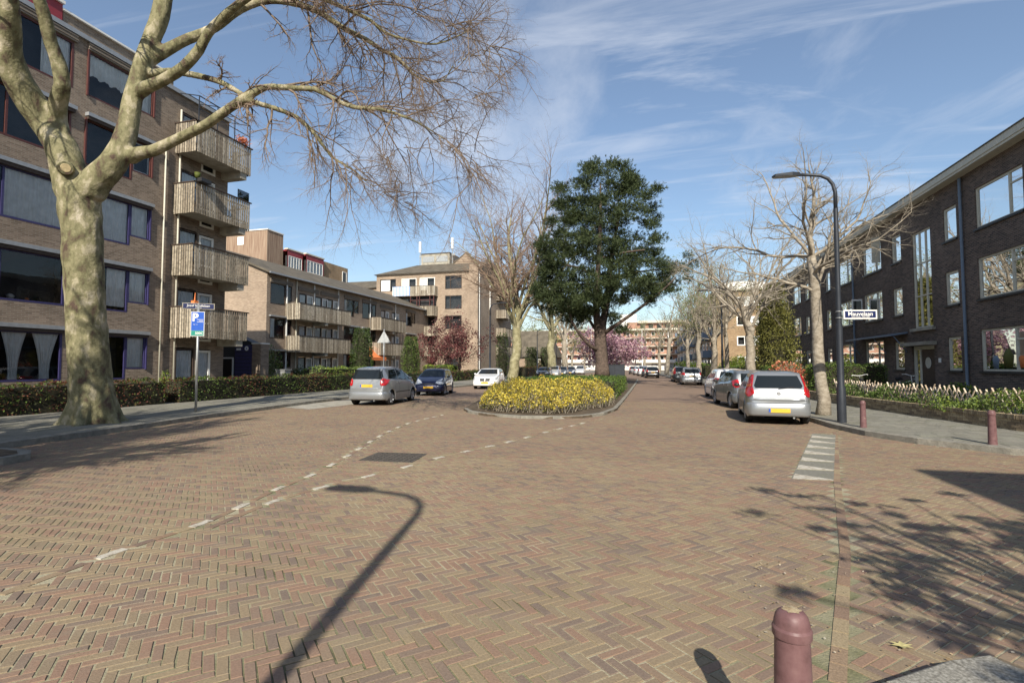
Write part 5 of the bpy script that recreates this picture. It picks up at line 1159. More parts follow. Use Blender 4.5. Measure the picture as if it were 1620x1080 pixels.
# ---- yellow flowering shrubs on the island
ys = thing('flowering_shrub', 'mass of bright yellow flowering low shrubs filling the near end of the island', 'shrub', (-3.6, 19, .1))
n = 60000; X = nr.uniform(-6.4,-1.3,n); Y = nr.uniform(15.6,23.6,n)
XL = -6.15+np.clip((18.2-Y),0,3)*.75*0; edge = [(-5.9,17.3),(-5.4,16.5),(-4.4,16.0),(-3.1,15.95),(-2.5,16.5),(-2.05,18.2),(-1.55,19.2),(-1.5,21),(-1.6,23.4),(-6.4,23.4),(-6.6,20)]
k_ = inpoly_np(X, Y, edge); X, Y = X[k_], Y[k_]
de = line_np(X, Y, edge+[edge[0]]); dome = np.sqrt(np.clip(de/.75, 0, 1)); top = (.52+.24*np.clip((Y-16)/4,0,1)+.09*np.sin(X*5.1+Y*2)+.09*np.sin(Y*4.3-X*3)+.07*np.sin(X*11+Y*9)+.05*np.sin(X*19-Y*13))*(.35+.65*dome)
u_ = nr.uniform(0,1,len(X)); Z = .12+top*np.where(u_ < .55, nr.uniform(.86,1.08,len(X)), nr.uniform(.15,.95,len(X)))
up_ = (Z-.12)/top; yel = (up_ > .6) & (nr.uniform(0,1,len(X)) < .46+.2*np.sin(X*3.3+1)*np.sin(Y*2.9)); P_ = np.stack([X, Y, Z], 1)
leafobj('yellow_flowers', P_[yel], .062, 'yellow', ys, .8); leafobj('green_leaves', P_[~yel][::2], .075, 'shrubgreen', ys, .5)
sg = []
for i in range(1500):
    j = rng.randrange(len(X)); p = Vector((X[j]+rng.uniform(-.1,.1), Y[j]+rng.uniform(-.1,.1), .1)); q = Vector((X[j]+rng.uniform(-.2,.2), Y[j]+rng.uniform(-.2,.2), .12+top[j]*.95)); sg.append((p, q, .008, .005))
segmesh('stems', sg, 'twig_light', ys, 3)

# ---- pine
PN = thing('pine_tree', 'tall dark green pine with leaning limbs on the island, highest tree in the middle', 'tree', XY(952,37)+(0,))
def ppt(px, py, dz=0.): return at(px, py, 38.5+dz)
pch = [([ppt(953,595),ppt(952,570),ppt(950,545),ppt(949,520),ppt(950,505)], [.62,.47,.45,.46,.44]),
 ([ppt(948,522),ppt(943,495),ppt(944,465),ppt(946,430),ppt(948,390,-.5),ppt(950,340,-.5),ppt(950,290)], [.34,.26,.23,.2,.17,.12,.05]),
 ([ppt(951,520),ppt(957,495,.4),ppt(962,465,.8),ppt(965,430,1),ppt(972,380,1.2),ppt(982,330,1.2)], [.36,.27,.25,.21,.15,.07]),
 ([ppt(954,528),ppt(972,516,-1),ppt(995,500,-1.6),ppt(1018,483,-2.2),ppt(1045,462,-2.5),ppt(1070,438,-2.5)], [.17,.15,.12,.1,.07,.04]),
 ([ppt(948,555),ppt(935,548,-.6),ppt(918,530,-1.2),ppt(905,508,-1.8),ppt(898,480,-2)], [.15,.13,.11,.09,.05]),
 ([ppt(949,530),ppt(938,515,.8),ppt(925,495,1.5),ppt(905,470,2)], [.15,.12,.09,.05]),
 ([ppt(962,470,.5),ppt(978,450,.5),ppt(980,415,.5),ppt(985,390,.5)], [.12,.1,.07,.04]),
 ([ppt(946,440),ppt(920,425,-1),ppt(890,418,-1.5),ppt(860,405,-1.5)], [.12,.1,.07,.03]),
 ([ppt(946,410),ppt(985,400,-2),ppt(1020,395,-3)], [.11,.08,.04]), ([ppt(945,450),ppt(905,450,2),ppt(868,455,3)], [.1,.08,.03]), ([ppt(962,440,1),ppt(1010,430,2),ppt(1060,425,2)], [.12,.08,.03])]
m = MB()
for c in pch: a_, b_ = resample(c[0], c[1], .5); m.tube(a_, b_, 9, rough=.12)
m.build('trunk_and_limbs', M['bark_dark'], PN, smooth=True, world=True)
# pads of needles following the outline of the crown
rp = random.Random(5); outl = [(256,938,966),(262,925,988),(275,915,1000),(290,905,1015),(310,900,1030),(325,886,1042),(345,896,1040),(365,880,1030),(385,858,1050),(405,850,1045),(425,862,1070),(440,860,1090),(455,850,1085),(470,842,1045),(485,848,960),(500,865,950)]
pads = []
for i in range(len(outl)-1):
    y0_, a0_, b0_ = outl[i]; y1_, a1_, b1_ = outl[i+1]
    wpx = (a0_+b0_)/2; k = int((b0_-a0_)/7.0*(y1_-y0_)/15)+3
    for _ in range(k):
        t = rp.random(); y = y0_+(y1_-y0_)*t; a_ = a0_+(a1_-a0_)*t; b_ = b0_+(b1_-b0_)*t; u = rp.random(); x = a_+(b_-a_)*u; hw_ = (b_-a_)/2/21
        dd = rp.uniform(-1,1)*hw_*math.sqrt(max(.06, 1-(2*u-1)**2))*.95; pads.append((at(x, y, 38.5+dd), rp.uniform(.38,.72)))
for (x, y, n_, s_) in ((1085,420,5,14),(1060,440,6,16),(1045,455,6,14),(1030,470,4,12),(890,390,6,15),(862,385,5,10),(870,470,8,16),(900,480,7,14),(895,500,6,16),(925,495,6,10),(860,440,6,15),(1000,420,6,20),(1012,445,5,12),(890,300,4,8),(884,325,5,8),(976,505,4,9),(985,525,4,7),(1040,380,4,8),(1036,300,3,7),(872,350,3,6),(868,410,5,10),(884,455,6,12),(915,505,5,9),(930,470,5,12)):
    for _ in range(n_): pads.append((at(x+rp.gauss(0, s_*.6), y+rp.gauss(0, s_*.45), 38.5+rp.uniform(-2.5,2.0)), rp.uniform(.35,.6)))
V_ = []; 
for c, s_ in pads:
    k = int(60*s_/.5); cen = blob_points(k, (0,0,0), (s_*1.15*rp.uniform(.75,1.3), s_*1.15, s_*.78*rp.uniform(.7,1.35)), .1)
    for q in cen:
        d0 = q/ (np.linalg.norm(q)+1e-6); d0 = d0+np.array([0,0,.5]); n3 = 6; d = d0[None]+nr.normal(0,.55,(n3,3)); d /= np.linalg.norm(d,axis=1)[:,None]; s2 = np.cross(d, nr.normal(size=(n3,3))); s2 /= np.linalg.norm(s2,axis=1)[:,None]
        b0 = np.array(tuple(c))[None]+q[None]+np.zeros((n3,3)); L_ = nr.uniform(.14,.25,n3)[:,None]; V_.append(np.stack([b0-s2*.012, b0+s2*.012, b0+d*L_+s2*.012, b0+d*L_-s2*.012], 1))
V = np.concatenate(V_).reshape(-1,3)-np.array(PN.location); F = np.arange(len(V)).reshape(-1,4); print('pine needles', len(F), 'pads', len(pads))
o = link_mesh('needles', npmesh('needles', V, F), M['pine'], PN); o['kind'] = 'stuff'

# ---- purple-leaved tree, blossom tree
def leafy(label, x, y, H, th, r, sp, sd, leaves, bark='bark_dark', name='ornamental_tree', cfg=None, nl=7):
    return bare_tree((x, y), H, th, r, sp, label, sd, bark, 'twig', cfg or dict(kids=[1.3,1.1,.9]), nl=nl, upr=.5, leaves=leaves, name=name)
x_, y_ = XYd(727, 52); t_, n_ = leafy('ornamental tree with dark red and pale pinkish leaves in front of the facing flats', x_, y_, 7.6, 1.9, .12, 3.3, 51, ('purpleleaf',2,.16,.15))
x_, y_ = XYd(694, 56); leafy('smaller dark red-leaved tree left of the larger purple one', x_, y_, 6.2, 1.5, .10, 2.6, 52, ('purpleleaf',2,.18,.16))
x_, y_ = XYd(966, 60); leafy('blossom tree covered in pink flowers behind the pine trunk', x_, y_, 5.3, 1.5, .25, 3.9, 53, ('pink',2,.22,.19), cfg=dict(kids=[1.5,1.2,1.0], trop=[-.02,-.03,-.02,0]), nl=9)
x_, y_ = XYd(815, 60); leafy('small bare tree between the facing flats and the tall plane', x_, y_, 7, 2, .1, 2.6, 54, None, bark='bark_light')
# ---- shrubby tree behind the viewer on the right whose shadow falls on the bricks
ST = thing('garden_tree', 'leafy tree behind the viewer on the right', 'tree', (3.9,-1.6,0)); MB().tube([(3.9,-1.6,0),(3.8,-1.5,2.5),(3.9,-1.4,4.2)],[.13,.1,.05],8).build('trunk', M['bark_dark'], ST, world=True)
rq = random.Random(77); C_ = []
for i in range(290):
    c = (2.3+4.2*rq.random()**.75, rq.uniform(-3.4,.5), rq.uniform(2.1,5.2)); C_.append(blob_points(50, c, (rq.uniform(.12,.42), rq.uniform(.06,.16), rq.uniform(.04,.12)), .1))
leafobj('leaves', np.concatenate(C_), .10, 'thuja', ST, .5)
segmesh('branches', [(Vector((3.85,-1.45,rq.uniform(2,4))), Vector(tuple(c[0])), .03, .01) for c in C_], 'bark_dark', ST, 4)

# second plane tree behind the viewer on the left: its crown shades the road along the left kerb
bare_tree((-11.0,-4.2), 12.5, 4.2, .55, 4.6, 'second plane tree behind the viewer on the left', 71, 'bark_plane', 'twig', dict(steps=[9,7,5,4], kids=[2.4,2.0,1.5], lf=.6, rr=.72), nl=10, upr=.5, name='plane_tree')
bare_tree((-10.0,-1.6), 9.0, 3.2, .4, 3.6, 'third bare tree behind the viewer on the left', 72, 'bark_plane', 'twig', dict(steps=[9,7,5,4], kids=[2.4,2.0,1.5], lf=.6, rr=.72), nl=9, upr=.5, name='plane_tree')
# ================================================================ CARS
def smoothv(a, k=1):
    for _ in range(k): b = a.copy(); b[1:-1] = .25*a[:-2]+.5*a[1:-1]+.25*a[2:]; a = b
    return a
carpaint = {}
def paint(col, metal=.55):
    key = (col, metal)
    if key not in carpaint:
        m, n, b = newmat('car_paint'); b.inputs['Base Color'].default_value = (*col, 1); b.inputs['Metallic'].default_value = metal; b.inputs['Roughness'].default_value = .32; b.inputs['Coat Weight'].default_value = .7; b.inputs['Coat Roughness'].default_value = .06
        carpaint[key] = m
    return carpaint[key]
Wc = .8
def decal(par, bvh, poly, view, name, mat, off=.006, mirror=False, step=.09, label=None):
    bm = bmesh.new(); vs = [bm.verts.new((a, b, 0)) for a, b in poly]; bmesh.ops.triangulate(bm, faces=[bm.faces.new(vs)])
    mn = [min(p[i] for p in poly) for i in (0,1)]; mx_ = [max(p[i] for p in poly) for i in (0,1)]
    for ax in (0, 1):
        k = mn[ax]+step*.5
        while k < mx_[ax]:
            no = (1,0,0) if ax == 0 else (0,1,0); bmesh.ops.bisect_plane(bm, geom=bm.verts[:]+bm.edges[:]+bm.faces[:], plane_co=(k,0,0) if ax == 0 else (0,k,0), plane_no=no); k += step
    bad = []
    for v in bm.verts:
        a, b = v.co.x, v.co.y
        if view == 'rear': o, d = Vector((a,-6,b)), Vector((0,1,0))
        elif view == 'front': o, d = Vector((a,6,b)), Vector((0,-1,0))
        elif view == 'left': o, d = Vector((-4,a,b)), Vector((1,0,0))
        elif view == 'right': o, d = Vector((4,a,b)), Vector((-1,0,0))
        h = bvh.ray_cast(o, d)
        if view in ('left','right') and (h[0] is None or abs(h[0].x) < Wc-.26): h = bvh.find_nearest(Vector((math.copysign(Wc, o.x), a, b)))
        if h[0] is None: h = bvh.find_nearest(o+d*4.6)
        nrm = h[1] if h[1].dot(d) < 0 else -h[1]
        v.co = h[0]+nrm*off-d*off*.5
    for f in bm.faces: f.smooth = True
    me = bpy.data.meshes.new(name); bm.to_mesh(me); bm.free()
    o = link_mesh(name, me, M[mat] if isinstance(mat, str) else mat, par)
    if label: o['label'] = label
    return o
def make_car(label, loc, heading, sp, col, metal=.55, name='parked_car', group=None, detail=2):
    global Wc
    L, Wd, Hh = sp['L'], sp['W'], sp['H']; Wc = Wd/2; car = thing(name, label, 'car', (loc[0], loc[1], loc[2] if len(loc) > 2 else .0), -R(heading), group)
    tp = np.array(sp['top']); bt = np.array(sp['belt']); yf, yr = sp['ax']; Ra, Rw = .345, .30
    ys = sorted(set([round(v,3) for v in list(tp[:,0])+list(np.linspace(-L/2, L/2, 44))+[a+Ra*math.cos(t) for a in (yf,yr) for t in np.linspace(0, math.pi, 15)]+[yf-Ra-.001,yf+Ra+.001,yr-Ra-.001,yr+Ra+.001]])); ys = np.array([y for y in ys if abs(y) <= L/2])
    ys = ys[np.concatenate([[True], np.diff(ys) > .004])]
    zt = np.interp(ys, tp[:,0], tp[:,1]); zb_ = np.interp(ys, bt[:,0], bt[:,1])
    a = np.clip((np.abs(ys)-L/2+.75)/.75, 0, 1); w = Wd/2*(1-.13*a**2.6-.05*a**9)
    rows = []
    for y, ztop, zbel, ww in zip(ys, zt, zb_, w):
        zbot = .20+ .06*max(0, (abs(y)-L/2+.25)/.25)
        arch = False
        for ya in (yf, yr):
            if abs(y-ya) < Ra: zz = Rw+math.sqrt(max(0, Ra**2-(y-ya)**2))-.0; 
            else: continue
            if zz > zbot: zbot = zz; arch = True
        zsh = min(zbel, ztop-.07); zsh = max(zsh, zbot+.06); zm = max(.55, zbot+.03); zm = min(zm, zsh-.02); hg = max(ztop-zsh, .02); wr = ww-.05-sp.get('tumble', .42)*max(0, hg-.1)
        fl = .018 if arch else 0
        pts = [(0, .19 if not arch else .19), (ww-.30, .19), (ww-.30, zbot), (ww-.03+fl, zbot), (ww-.006+fl, zbot+(.03 if arch else .06)), (ww, zm), (ww-.012, zm+(zsh-zm)*.6), (ww-.035, zsh-.02), (ww-.06, zsh), (ww-.06-(ww-.06-wr)*.5, zsh+hg*.45), (wr, zsh+hg*.82), (wr-.05, zsh+hg*.93), (wr*.72, zsh+hg*.978), (wr*.36, zsh+hg*.995), (0, zsh+hg)]
        rows.append(pts)
    n = len(rows[0]); V = []; F = []; dark = []
    for y, pts in zip(ys, rows):
        V += [(x, y, z) for x, z in pts]+[(-x, y, z) for x, z in pts]
    for i in range(len(ys)-1):
        for s in (0, 1):
            for j in range(n-1):
                p = i*2*n+s*n+j; q = p+2*n
                (dark if j < 3 else F).append((p, p+1, q+1, q) if s == 0 else (p, q, q+1, p+1))
    # rounded end caps
    for end, i in ((-1, 0), (1, len(ys)-1)):
        b0 = len(V); fr = [-1,-.93,-.75,-.4,0,.4,.75,.93,1]
        for j in range(3, n):
            x, z = rows[i][j]
            for f in fr: V.append((x*f, ys[i]+end*.045*(1-abs(f)**3)*(1 if j < n-1 else .6), z+ (0)))
        k = len(fr)
        for j in range(n-4):
            for c in range(k-1):
                a_ = b0+j*k+c; F.append((a_, a_+1, a_+k+1, a_+k) if end < 0 else (a_, a_+k, a_+k+1, a_+1))
    me = bpy.data.meshes.new('body'); me.from_pydata(V, [], F); me.update(); bvh = BVHTree.FromPolygons([Vector(v) for v in V], F)
    body = link_mesh('body', me, paint(col, metal), car, True)
    bm = bmesh.new(); bm.from_mesh(me); bmesh.ops.remove_doubles(bm, verts=bm.verts, dist=.0005); bmesh.ops.delete(bm, geom=[v for v in bm.verts if not v.link_faces], context='VERTS'); bmesh.ops.recalc_face_normals(bm, faces=bm.faces); bm.to_mesh(me); bm.free(); me.set_sharp_from_angle(angle=R(38))
    me.polygons.foreach_set('use_smooth', [True]*len(me.polygons))
    me = bpy.data.meshes.new('underbody'); me.from_pydata(V, [], dark); link_mesh('underbody', me, M['black'], car)
    # wheels
    for ya in (yf, yr):
        for s in (-1, 1):
            xw = s*(Wd/2-.115); m = MB(); m.lathe([(.20,-.09),(.27,-.095),(.295,-.07),(.30,0),(.295,.07),(.27,.095),(.20,.09)], (0,0,0), 24, axis='x'); wh = m.build('wheel', M['black'], car, smooth=True); wh.location = (xw, ya, Rw)
            m = MB(); e = s*.088; m.lathe([(.20,e*1.0),(.195,e*.75),(.06,e*.9),(.055,e*1.02),(.001,e*1.04)] , (0,0,0), 24, axis='x')
            if detail > 1:
                for k in range(sp.get('spokes', 7)):
                    t = k*6.283/sp.get('spokes', 7); c, s2 = math.cos(t), math.sin(t); m.hexa([(e*.8, c*.05-s2*.022, s2*.05+c*.022),(e*.8, c*.05+s2*.022, s2*.05-c*.022),(e*.8, c*.195+s2*.03, s2*.195-c*.03),(e*.8, c*.195-s2*.03, s2*.195+c*.03)],[(e*1.06, c*.05-s2*.02, s2*.05+c*.02),(e*1.06, c*.05+s2*.02, s2*.05-c*.02),(e*1.03, c*.195+s2*.028, s2*.195-c*.028),(e*1.03, c*.195-s2*.028, s2*.195+c*.028)])
            m.build('rim', M['rim'], wh)
            if detail > 1:
                m = MB(); m.lathe([(.19,e*.6),(.06,e*.62)], (0,0,0), 20, axis='x'); m.build('brake_disc', M['pblack'], wh)
    W2 = Wd/2
    def mir(p): return [(-x, z) for x, z in p][::-1]
    # glass
    decal(car, bvh, sp['rear_glass'], 'rear', 'rear_window', 'carglass', .007); decal(car, bvh, sp['windscreen'], 'front', 'windscreen', 'carglass', .007)
    for v in ('left', 'right'):
        for q in sp['side_glass']: decal(car, bvh, q, v, 'side_window', 'carglass', .006)
    if detail > 1:
        for v in ('left', 'right'):
            for q in sp.get('seams', []): decal(car, bvh, q, v, 'door_seam', 'pblack', .002, step=.12)
            sgn = -1 if v == 'left' else 1
            for yh in sp['handles']:
                h = bvh.ray_cast(Vector((sgn*4, yh, sp['hz'])), Vector((-sgn,0,0)))
                if h[0]: o = MB().box(-.02,.02,-.085,.085,-.018,.018).build('door_handle', body.data.materials[0], car); o.location = h[0]
        for s in (-1, 1):
            o = MB().lathe([(.001,-.09),(.055,-.07),(.075,0),(.055,.07),(.001,.09)], (0,0,0), 10, axis='x').build('mirror', body.data.materials[0] if sp.get('mcol') else M['pblack'], car, smooth=True); o.location = (s*(W2+.06), sp['mirror'][0], sp['mirror'][1]); o.scale = (1,1,.85)
    for q, mt in sp['tails']:
        decal(car, bvh, q, 'rear', 'tail_light', mt, .016, step=.05); decal(car, bvh, mir(q), 'rear', 'tail_light', mt, .016, step=.05)
    for q, v, mt in sp.get('tail_sides', []):
        decal(car, bvh, q, 'left', 'tail_light', mt, .012); decal(car, bvh, q, 'right', 'tail_light', mt, .012)
    for q in sp['heads']: decal(car, bvh, q, 'front', 'headlight', 'lampclear', .012); decal(car, bvh, mir(q), 'front', 'headlight', 'lampclear', .012)
    for q in sp['grille']: decal(car, bvh, q, 'front', 'grille', 'pblack', .008)
    for q in sp.get('rear_dark', []): decal(car, bvh, q, 'rear', 'bumper_strip', 'pblack', .008)
    for q in sp.get('rear_seam', []): decal(car, bvh, q, 'rear', 'hatch_seam', 'pblack', .003)
    for q in sp.get('reflectors', []): decal(car, bvh, q, 'rear', 'reflector', 'lampred', .009); decal(car, bvh, mir(q), 'rear', 'reflector', 'lampred', .009)
    # bumpers: shaped strips wrapping the ends
    for end, nm in ((-1,'rear_bumper'), (1,'front_bumper')):
        m = MB(); k = 22; prof = [(.235,-.05),(.24,.0),(.30,.028),(.42,.034),(sp['bump'][0]-.03,.028),(sp['bump'][0],.006),(sp['bump'][0]+.002,-.05)]; vs = []
        for i in range(k+1):
            t = -1+2*i/k; s_ = abs(t)
            x = t*W2*.985 if s_ < .82 else math.copysign(W2*.985*(.82+(s_-.82)*.9), t); y = end*(L/2+.045-.045*s_**3-.10*max(0,(s_-.7)/.3)**2-.42*max(0,(s_-.9)/.1)**1.5*.9)
            ox = 0 if s_ < .8 else math.copysign(min(1,(s_-.8)/.12), t); 
            for z, o_ in prof: vs.append((x+ox*o_*.8, y+end*o_*(1-abs(ox)*.6), z))
        c = len(prof); m.add(vs, [((i)*c+j, (i+1)*c+j, (i+1)*c+j+1, i*c+j+1) for i in range(k) for j in range(c-1)])
        m.build(nm, body.data.materials[0], car, smooth=True)
    px_, pz_, pw = sp['plate_r']; o = MB().box(-pw/2,pw/2,-.012,0,-.055,.055).build('number_plate', M['yplate'], car); h = bvh.ray_cast(Vector((0,-6,pz_)), Vector((0,1,0))); o.location = (0, -L/2-.083 if pz_ < sp['bump'][0]+.03 else h[0].y-.004, pz_)
    MB().box(-pw/2-.001,-pw/2+.045,-.0135,-.012,-.05,.05).build('plate_band', M['signblue'], o)
    o = MB().box(-.26,.26,0,.012,-.055,.055).build('number_plate', M['yplate'], car); o.location = (0, L/2+.083, sp['plate_f'])
    if detail > 1:
        if sp.get('badge'): h = bvh.ray_cast(Vector((0,-6,sp['badge'])), Vector((0,1,0))); o = MB().lathe([(.001,-.012),(.045,-.012),(.058,-.004),(.058,0)], (0,0,0), 16, axis='y').build('badge', M['rim'], car); o.location = h[0]
        if sp.get('wiper'):
            a_, b_ = sp['wiper']; h1 = bvh.ray_cast(Vector((a_[0],-6,a_[1])), Vector((0,1,0)))[0]; h2 = bvh.ray_cast(Vector((b_[0],-6,b_[1])), Vector((0,1,0)))[0]; MB().tube([h1+Vector((0,-.03,0)), h2+Vector((0,-.03,.0))], .009, 5).build('rear_wiper', M['pblack'], car)
        MB().tube([(.35,-L/2+.05,.22),(.35,-L/2-.05,.21)], .025, 8).build('exhaust_pipe', M['galv'], car)
    return car
punto = dict(L=3.84, W=1.66, H=1.48, ax=(1.22,-1.24), top=[(-1.92,.72),(-1.90,.86),(-1.87,.96),(-1.60,1.36),(-1.52,1.42),(-1.3,1.45),(-.5,1.48),(.0,1.47),(.3,1.42),(1.05,.99),(1.2,.94),(1.75,.80),(1.92,.60)], belt=[(-1.92,.66),(-1.9,.80),(-1.5,.98),(0,.93),(1.2,.86),(1.92,.55)],
  rear_glass=[(-.56,1.00),(.56,1.00),(.60,1.06),(.50,1.335),(-.50,1.335),(-.60,1.06)], windscreen=[(-.64,1.04),(.64,1.04),(.55,1.40),(-.55,1.40)], side_glass=[[(-1.42,1.03),(-.62,1.0),(-.62,1.37),(-1.30,1.33)],[(-.55,1.0),(.72,.97),(.66,1.05),(.10,1.36),(-.55,1.38)]],
  seams=[[(-.66,.32),(-.645,.32),(-.605,1.0),(-.62,1.0)],[(.70,.32),(.715,.32),(.80,.95),(.785,.95)],[(-.9,.52),(.86,.52),(.86,.55),(-.9,.55)]], handles=(-.42,), hz=.86, mirror=(.62,1.0),
  tails=[([(-.60,.86),(-.70,.76),(-.76,.76),(-.80,.84),(-.77,1.0),(-.66,1.36),(-.57,1.36),(-.635,1.05)],'lampred'),([(-.66,1.04),(-.755,1.04),(-.735,1.10),(-.65,1.10)],'lamporange')], tail_sides=[([(-1.88,.80),(-1.80,.80),(-1.62,1.25),(-1.66,1.28),(-1.86,.98)],'left','lampred')],
  heads=[[(-.78,.66),(-.40,.60),(-.36,.68),(-.62,.80),(-.78,.78)]], grille=[[(-.35,.36),(.35,.36),(.35,.46),(-.35,.46)]], rear_dark=[[(-.76,.575),(.76,.575),(.76,.60),(-.76,.60)]], rear_seam=[[(-.72,.665),(.72,.665),(.72,.676),(-.72,.676)]], reflectors=[[(-.72,.46),(-.55,.46),(-.55,.485),(-.72,.485)]],
  bump=(.60,), plate_r=(0,.40,.52), plate_f=.42, badge=.86, wiper=((0,.985),(.38,1.04)), spokes=8)
modus = dict(L=3.79, W=1.70, H=1.59, ax=(1.18,-1.28), top=[(-1.895,.72),(-1.88,.90),(-1.84,1.02),(-1.66,1.46),(-1.58,1.53),(-1.3,1.57),(-.5,1.59),(.1,1.57),(.45,1.48),(1.2,1.05),(1.4,.98),(1.72,.84),(1.895,.60)], belt=[(-1.9,.68),(-1.85,.9),(-1.5,1.02),(0,.98),(1.2,.90),(1.9,.55)],
  rear_glass=[(-.62,1.07),(.62,1.07),(.66,1.14),(.56,1.45),(-.56,1.45),(-.66,1.14)], windscreen=[(-.66,1.10),(.66,1.10),(.56,1.50),(-.56,1.50)], side_glass=[[(-1.48,1.10),(-.50,1.05),(-.50,1.47),(-1.20,1.44)],[(-.42,1.05),(.40,1.02),(.40,1.40),(.15,1.47),(-.42,1.48)],[(.47,1.02),(1.0,1.0),(.47,1.34)]],
  seams=[[(-.47,.35),(-.455,.35),(-.44,1.05),(-.455,1.05)],[(.62,.32),(.635,.32),(.56,1.0),(.545,1.0)],[(-.85,.50),(.8,.50),(.8,.54),(-.85,.54)],[(-.93,.62),(-.915,.62),(-.78,1.05),(-.795,1.05)]], handles=(-.32,-.62+.02), hz=.92, mirror=(.62,1.06), mcol=1,
  tails=[([(-.58,.86),(-.62,.80),(-.76,.82),(-.80,.92),(-.78,1.04),(-.66,1.10),(-.59,1.02)],'lampred'),([(-.64,.92),(-.72,.92),(-.72,.98),(-.64,.98)],'lampclear')], tail_sides=[([(-1.88,.84),(-1.74,.86),(-1.70,1.0),(-1.80,1.08),(-1.86,1.02)],'left','lampred')],
  heads=[[(-.80,.68),(-.45,.62),(-.42,.72),(-.65,.86),(-.80,.84)]], grille=[[(-.35,.36),(.35,.36),(.35,.46),(-.35,.46)]], rear_seam=[[(-.66,.52),(.66,.52),(.66,.535),(-.66,.535)]], bump=(.56,), plate_r=(0,.80,.52), plate_f=.42, wiper=((-.45,1.10),(-.1,1.12)), spokes=7)
p107 = dict(L=3.43, W=1.63, H=1.465, ax=(1.17,-1.17), top=[(-1.715,.72),(-1.70,.88),(-1.67,.98),(-1.50,1.33),(-1.42,1.39),(-1.1,1.44),(-.3,1.465),(.1,1.44),(.35,1.36),(1.02,.98),(1.2,.93),(1.6,.78),(1.715,.60)], belt=[(-1.715,.68),(-1.6,.98),(-1.2,.98),(0,.92),(1.1,.84),(1.715,.55)],
  rear_glass=[(-.52,.96),(.52,.96),(.48,1.32),(-.48,1.32)], windscreen=[(-.65,1.02),(.65,1.02),(.54,1.38),(-.54,1.38)], side_glass=[[(-1.25,1.10),(-.42,1.0),(-.42,1.36),(-1.05,1.33)],[(-.35,.99),(.72,.95),(.15,1.33),(-.35,1.37)]],
  seams=[[(-.40,.35),(-.385,.35),(-.375,1.0),(-.39,1.0)],[(.66,.32),(.675,.32),(.74,.95),(.725,.95)]], handles=(-.22,-.85), hz=.88, mirror=(.62,1.0), tails=[([(-.55,.84),(-.70,.80),(-.76,.88),(-.72,1.08),(-.60,1.10)],'lampred')], tail_sides=[([(-1.69,.84),(-1.52,.84),(-1.50,1.04),(-1.60,1.10),(-1.66,1.0)],'left','lampred')],
  heads=[[(-.78,.64),(-.60,.60),(-.36,.68),(-.40,.76),(-.66,.90),(-.78,.84)]], grille=[[(-.62,.30),(.62,.30),(.68,.44),(.40,.50),(-.40,.50),(-.68,.44)],[(-.3,.60),(.3,.60),(.34,.66),(-.34,.66)]], bump=(.58,), plate_r=(0,.52,.52), plate_f=.46, badge=.80, spokes=6, rear_seam=[[(-.6,.64),(.6,.64),(.6,.652),(-.6,.652)]])
bmw = dict(L=4.32, W=1.80, H=1.43, ax=(1.37,-1.33), top=[(-2.16,.74),(-2.14,.92),(-2.10,1.02),(-1.85,1.30),(-1.6,1.37),(-1.1,1.42),(-.5,1.43),(-.1,1.40),(.15,1.34),(.92,1.0),(1.2,.96),(1.9,.86),(2.10,.76),(2.16,.60)], belt=[(-2.16,.70),(-1.9,.98),(-1.2,.98),(0,.93),(1.3,.87),(2.16,.55)],
  rear_glass=[(-.52,1.04),(.52,1.04),(.48,1.28),(-.48,1.28)], windscreen=[(-.70,1.02),(.70,1.02),(.58,1.35),(-.58,1.35)], side_glass=[[(-1.45,1.06),(-.55,1.0),(-.55,1.33),(-1.25,1.30)],[(-.48,.99),(.62,.96),(.0,1.30),(-.48,1.33)]],
  seams=[[(-.52,.35),(-.505,.35),(-.50,1.0),(-.515,1.0)],[(.52,.32),(.535,.32),(.6,.95),(.585,.95)]], handles=(-.35,-1.2), hz=.88, mirror=(.52,1.02), mcol=1, tails=[([(-.45,.82),(-.80,.80),(-.82,.92),(-.50,.94)],'lampred')],
  heads=[[(-.82,.66),(-.46,.62),(-.44,.70),(-.70,.80),(-.82,.78)]], grille=[[(-.34,.55),(-.03,.55),(-.03,.74),(-.36,.74)],[(.03,.55),(.34,.55),(.36,.74),(.03,.74)],[(-.75,.28),(.75,.28),(.8,.38),(-.8,.38)]], bump=(.50,), plate_r=(0,.60,.52), plate_f=.44, badge=.86, spokes=9)
yaris = dict(punto); yaris.update(L=3.84, W=1.70, tails=[([(-.50,.90),(-.56,.82),(-.80,.86),(-.82,.98),(-.62,1.04)],'lampred')], tail_sides=[([(-1.88,.86),(-1.55,.98),(-1.60,1.06),(-1.86,1.0)],'left','lampred')], plate_r=(0,.74,.52), rear_dark=[])
silver = (.33,.345,.36); greysil = (.23,.245,.26)
make_car('silver compact hatchback with tall red tail lights parked nearest on the right', (3.52,17.35,.0), 5, punto, silver)
make_car('grey-blue small five-door hatchback parked between the white car and the nearest silver hatchback', (3.52,22.3,.0), -7, p107, greysil)
make_car('white hatchback with red wraparound tail lights third in the row on the right', (3.62,27.6,.0), -2, yaris, (.80,.80,.79), .0)
make_car('silver estate-like hatchback parked farther down the right side in front of a dark car', (3.25,46.5,.0), 0, yaris, silver, detail=1)
make_car('dark hatchback mostly hidden beyond the farther silver car on the right', (2.75,52.0,.06), -2, punto, (.05,.055,.06), detail=1)
make_car('silver high-roofed compact car seen from behind on the left side', (-11.30,20.35,.0), -6, modus, silver)
make_car('dark blue small hatchback facing the viewer with pale headlights', (-11.85,27.0,.0), 168, p107, (.012,.016,.055), .4)
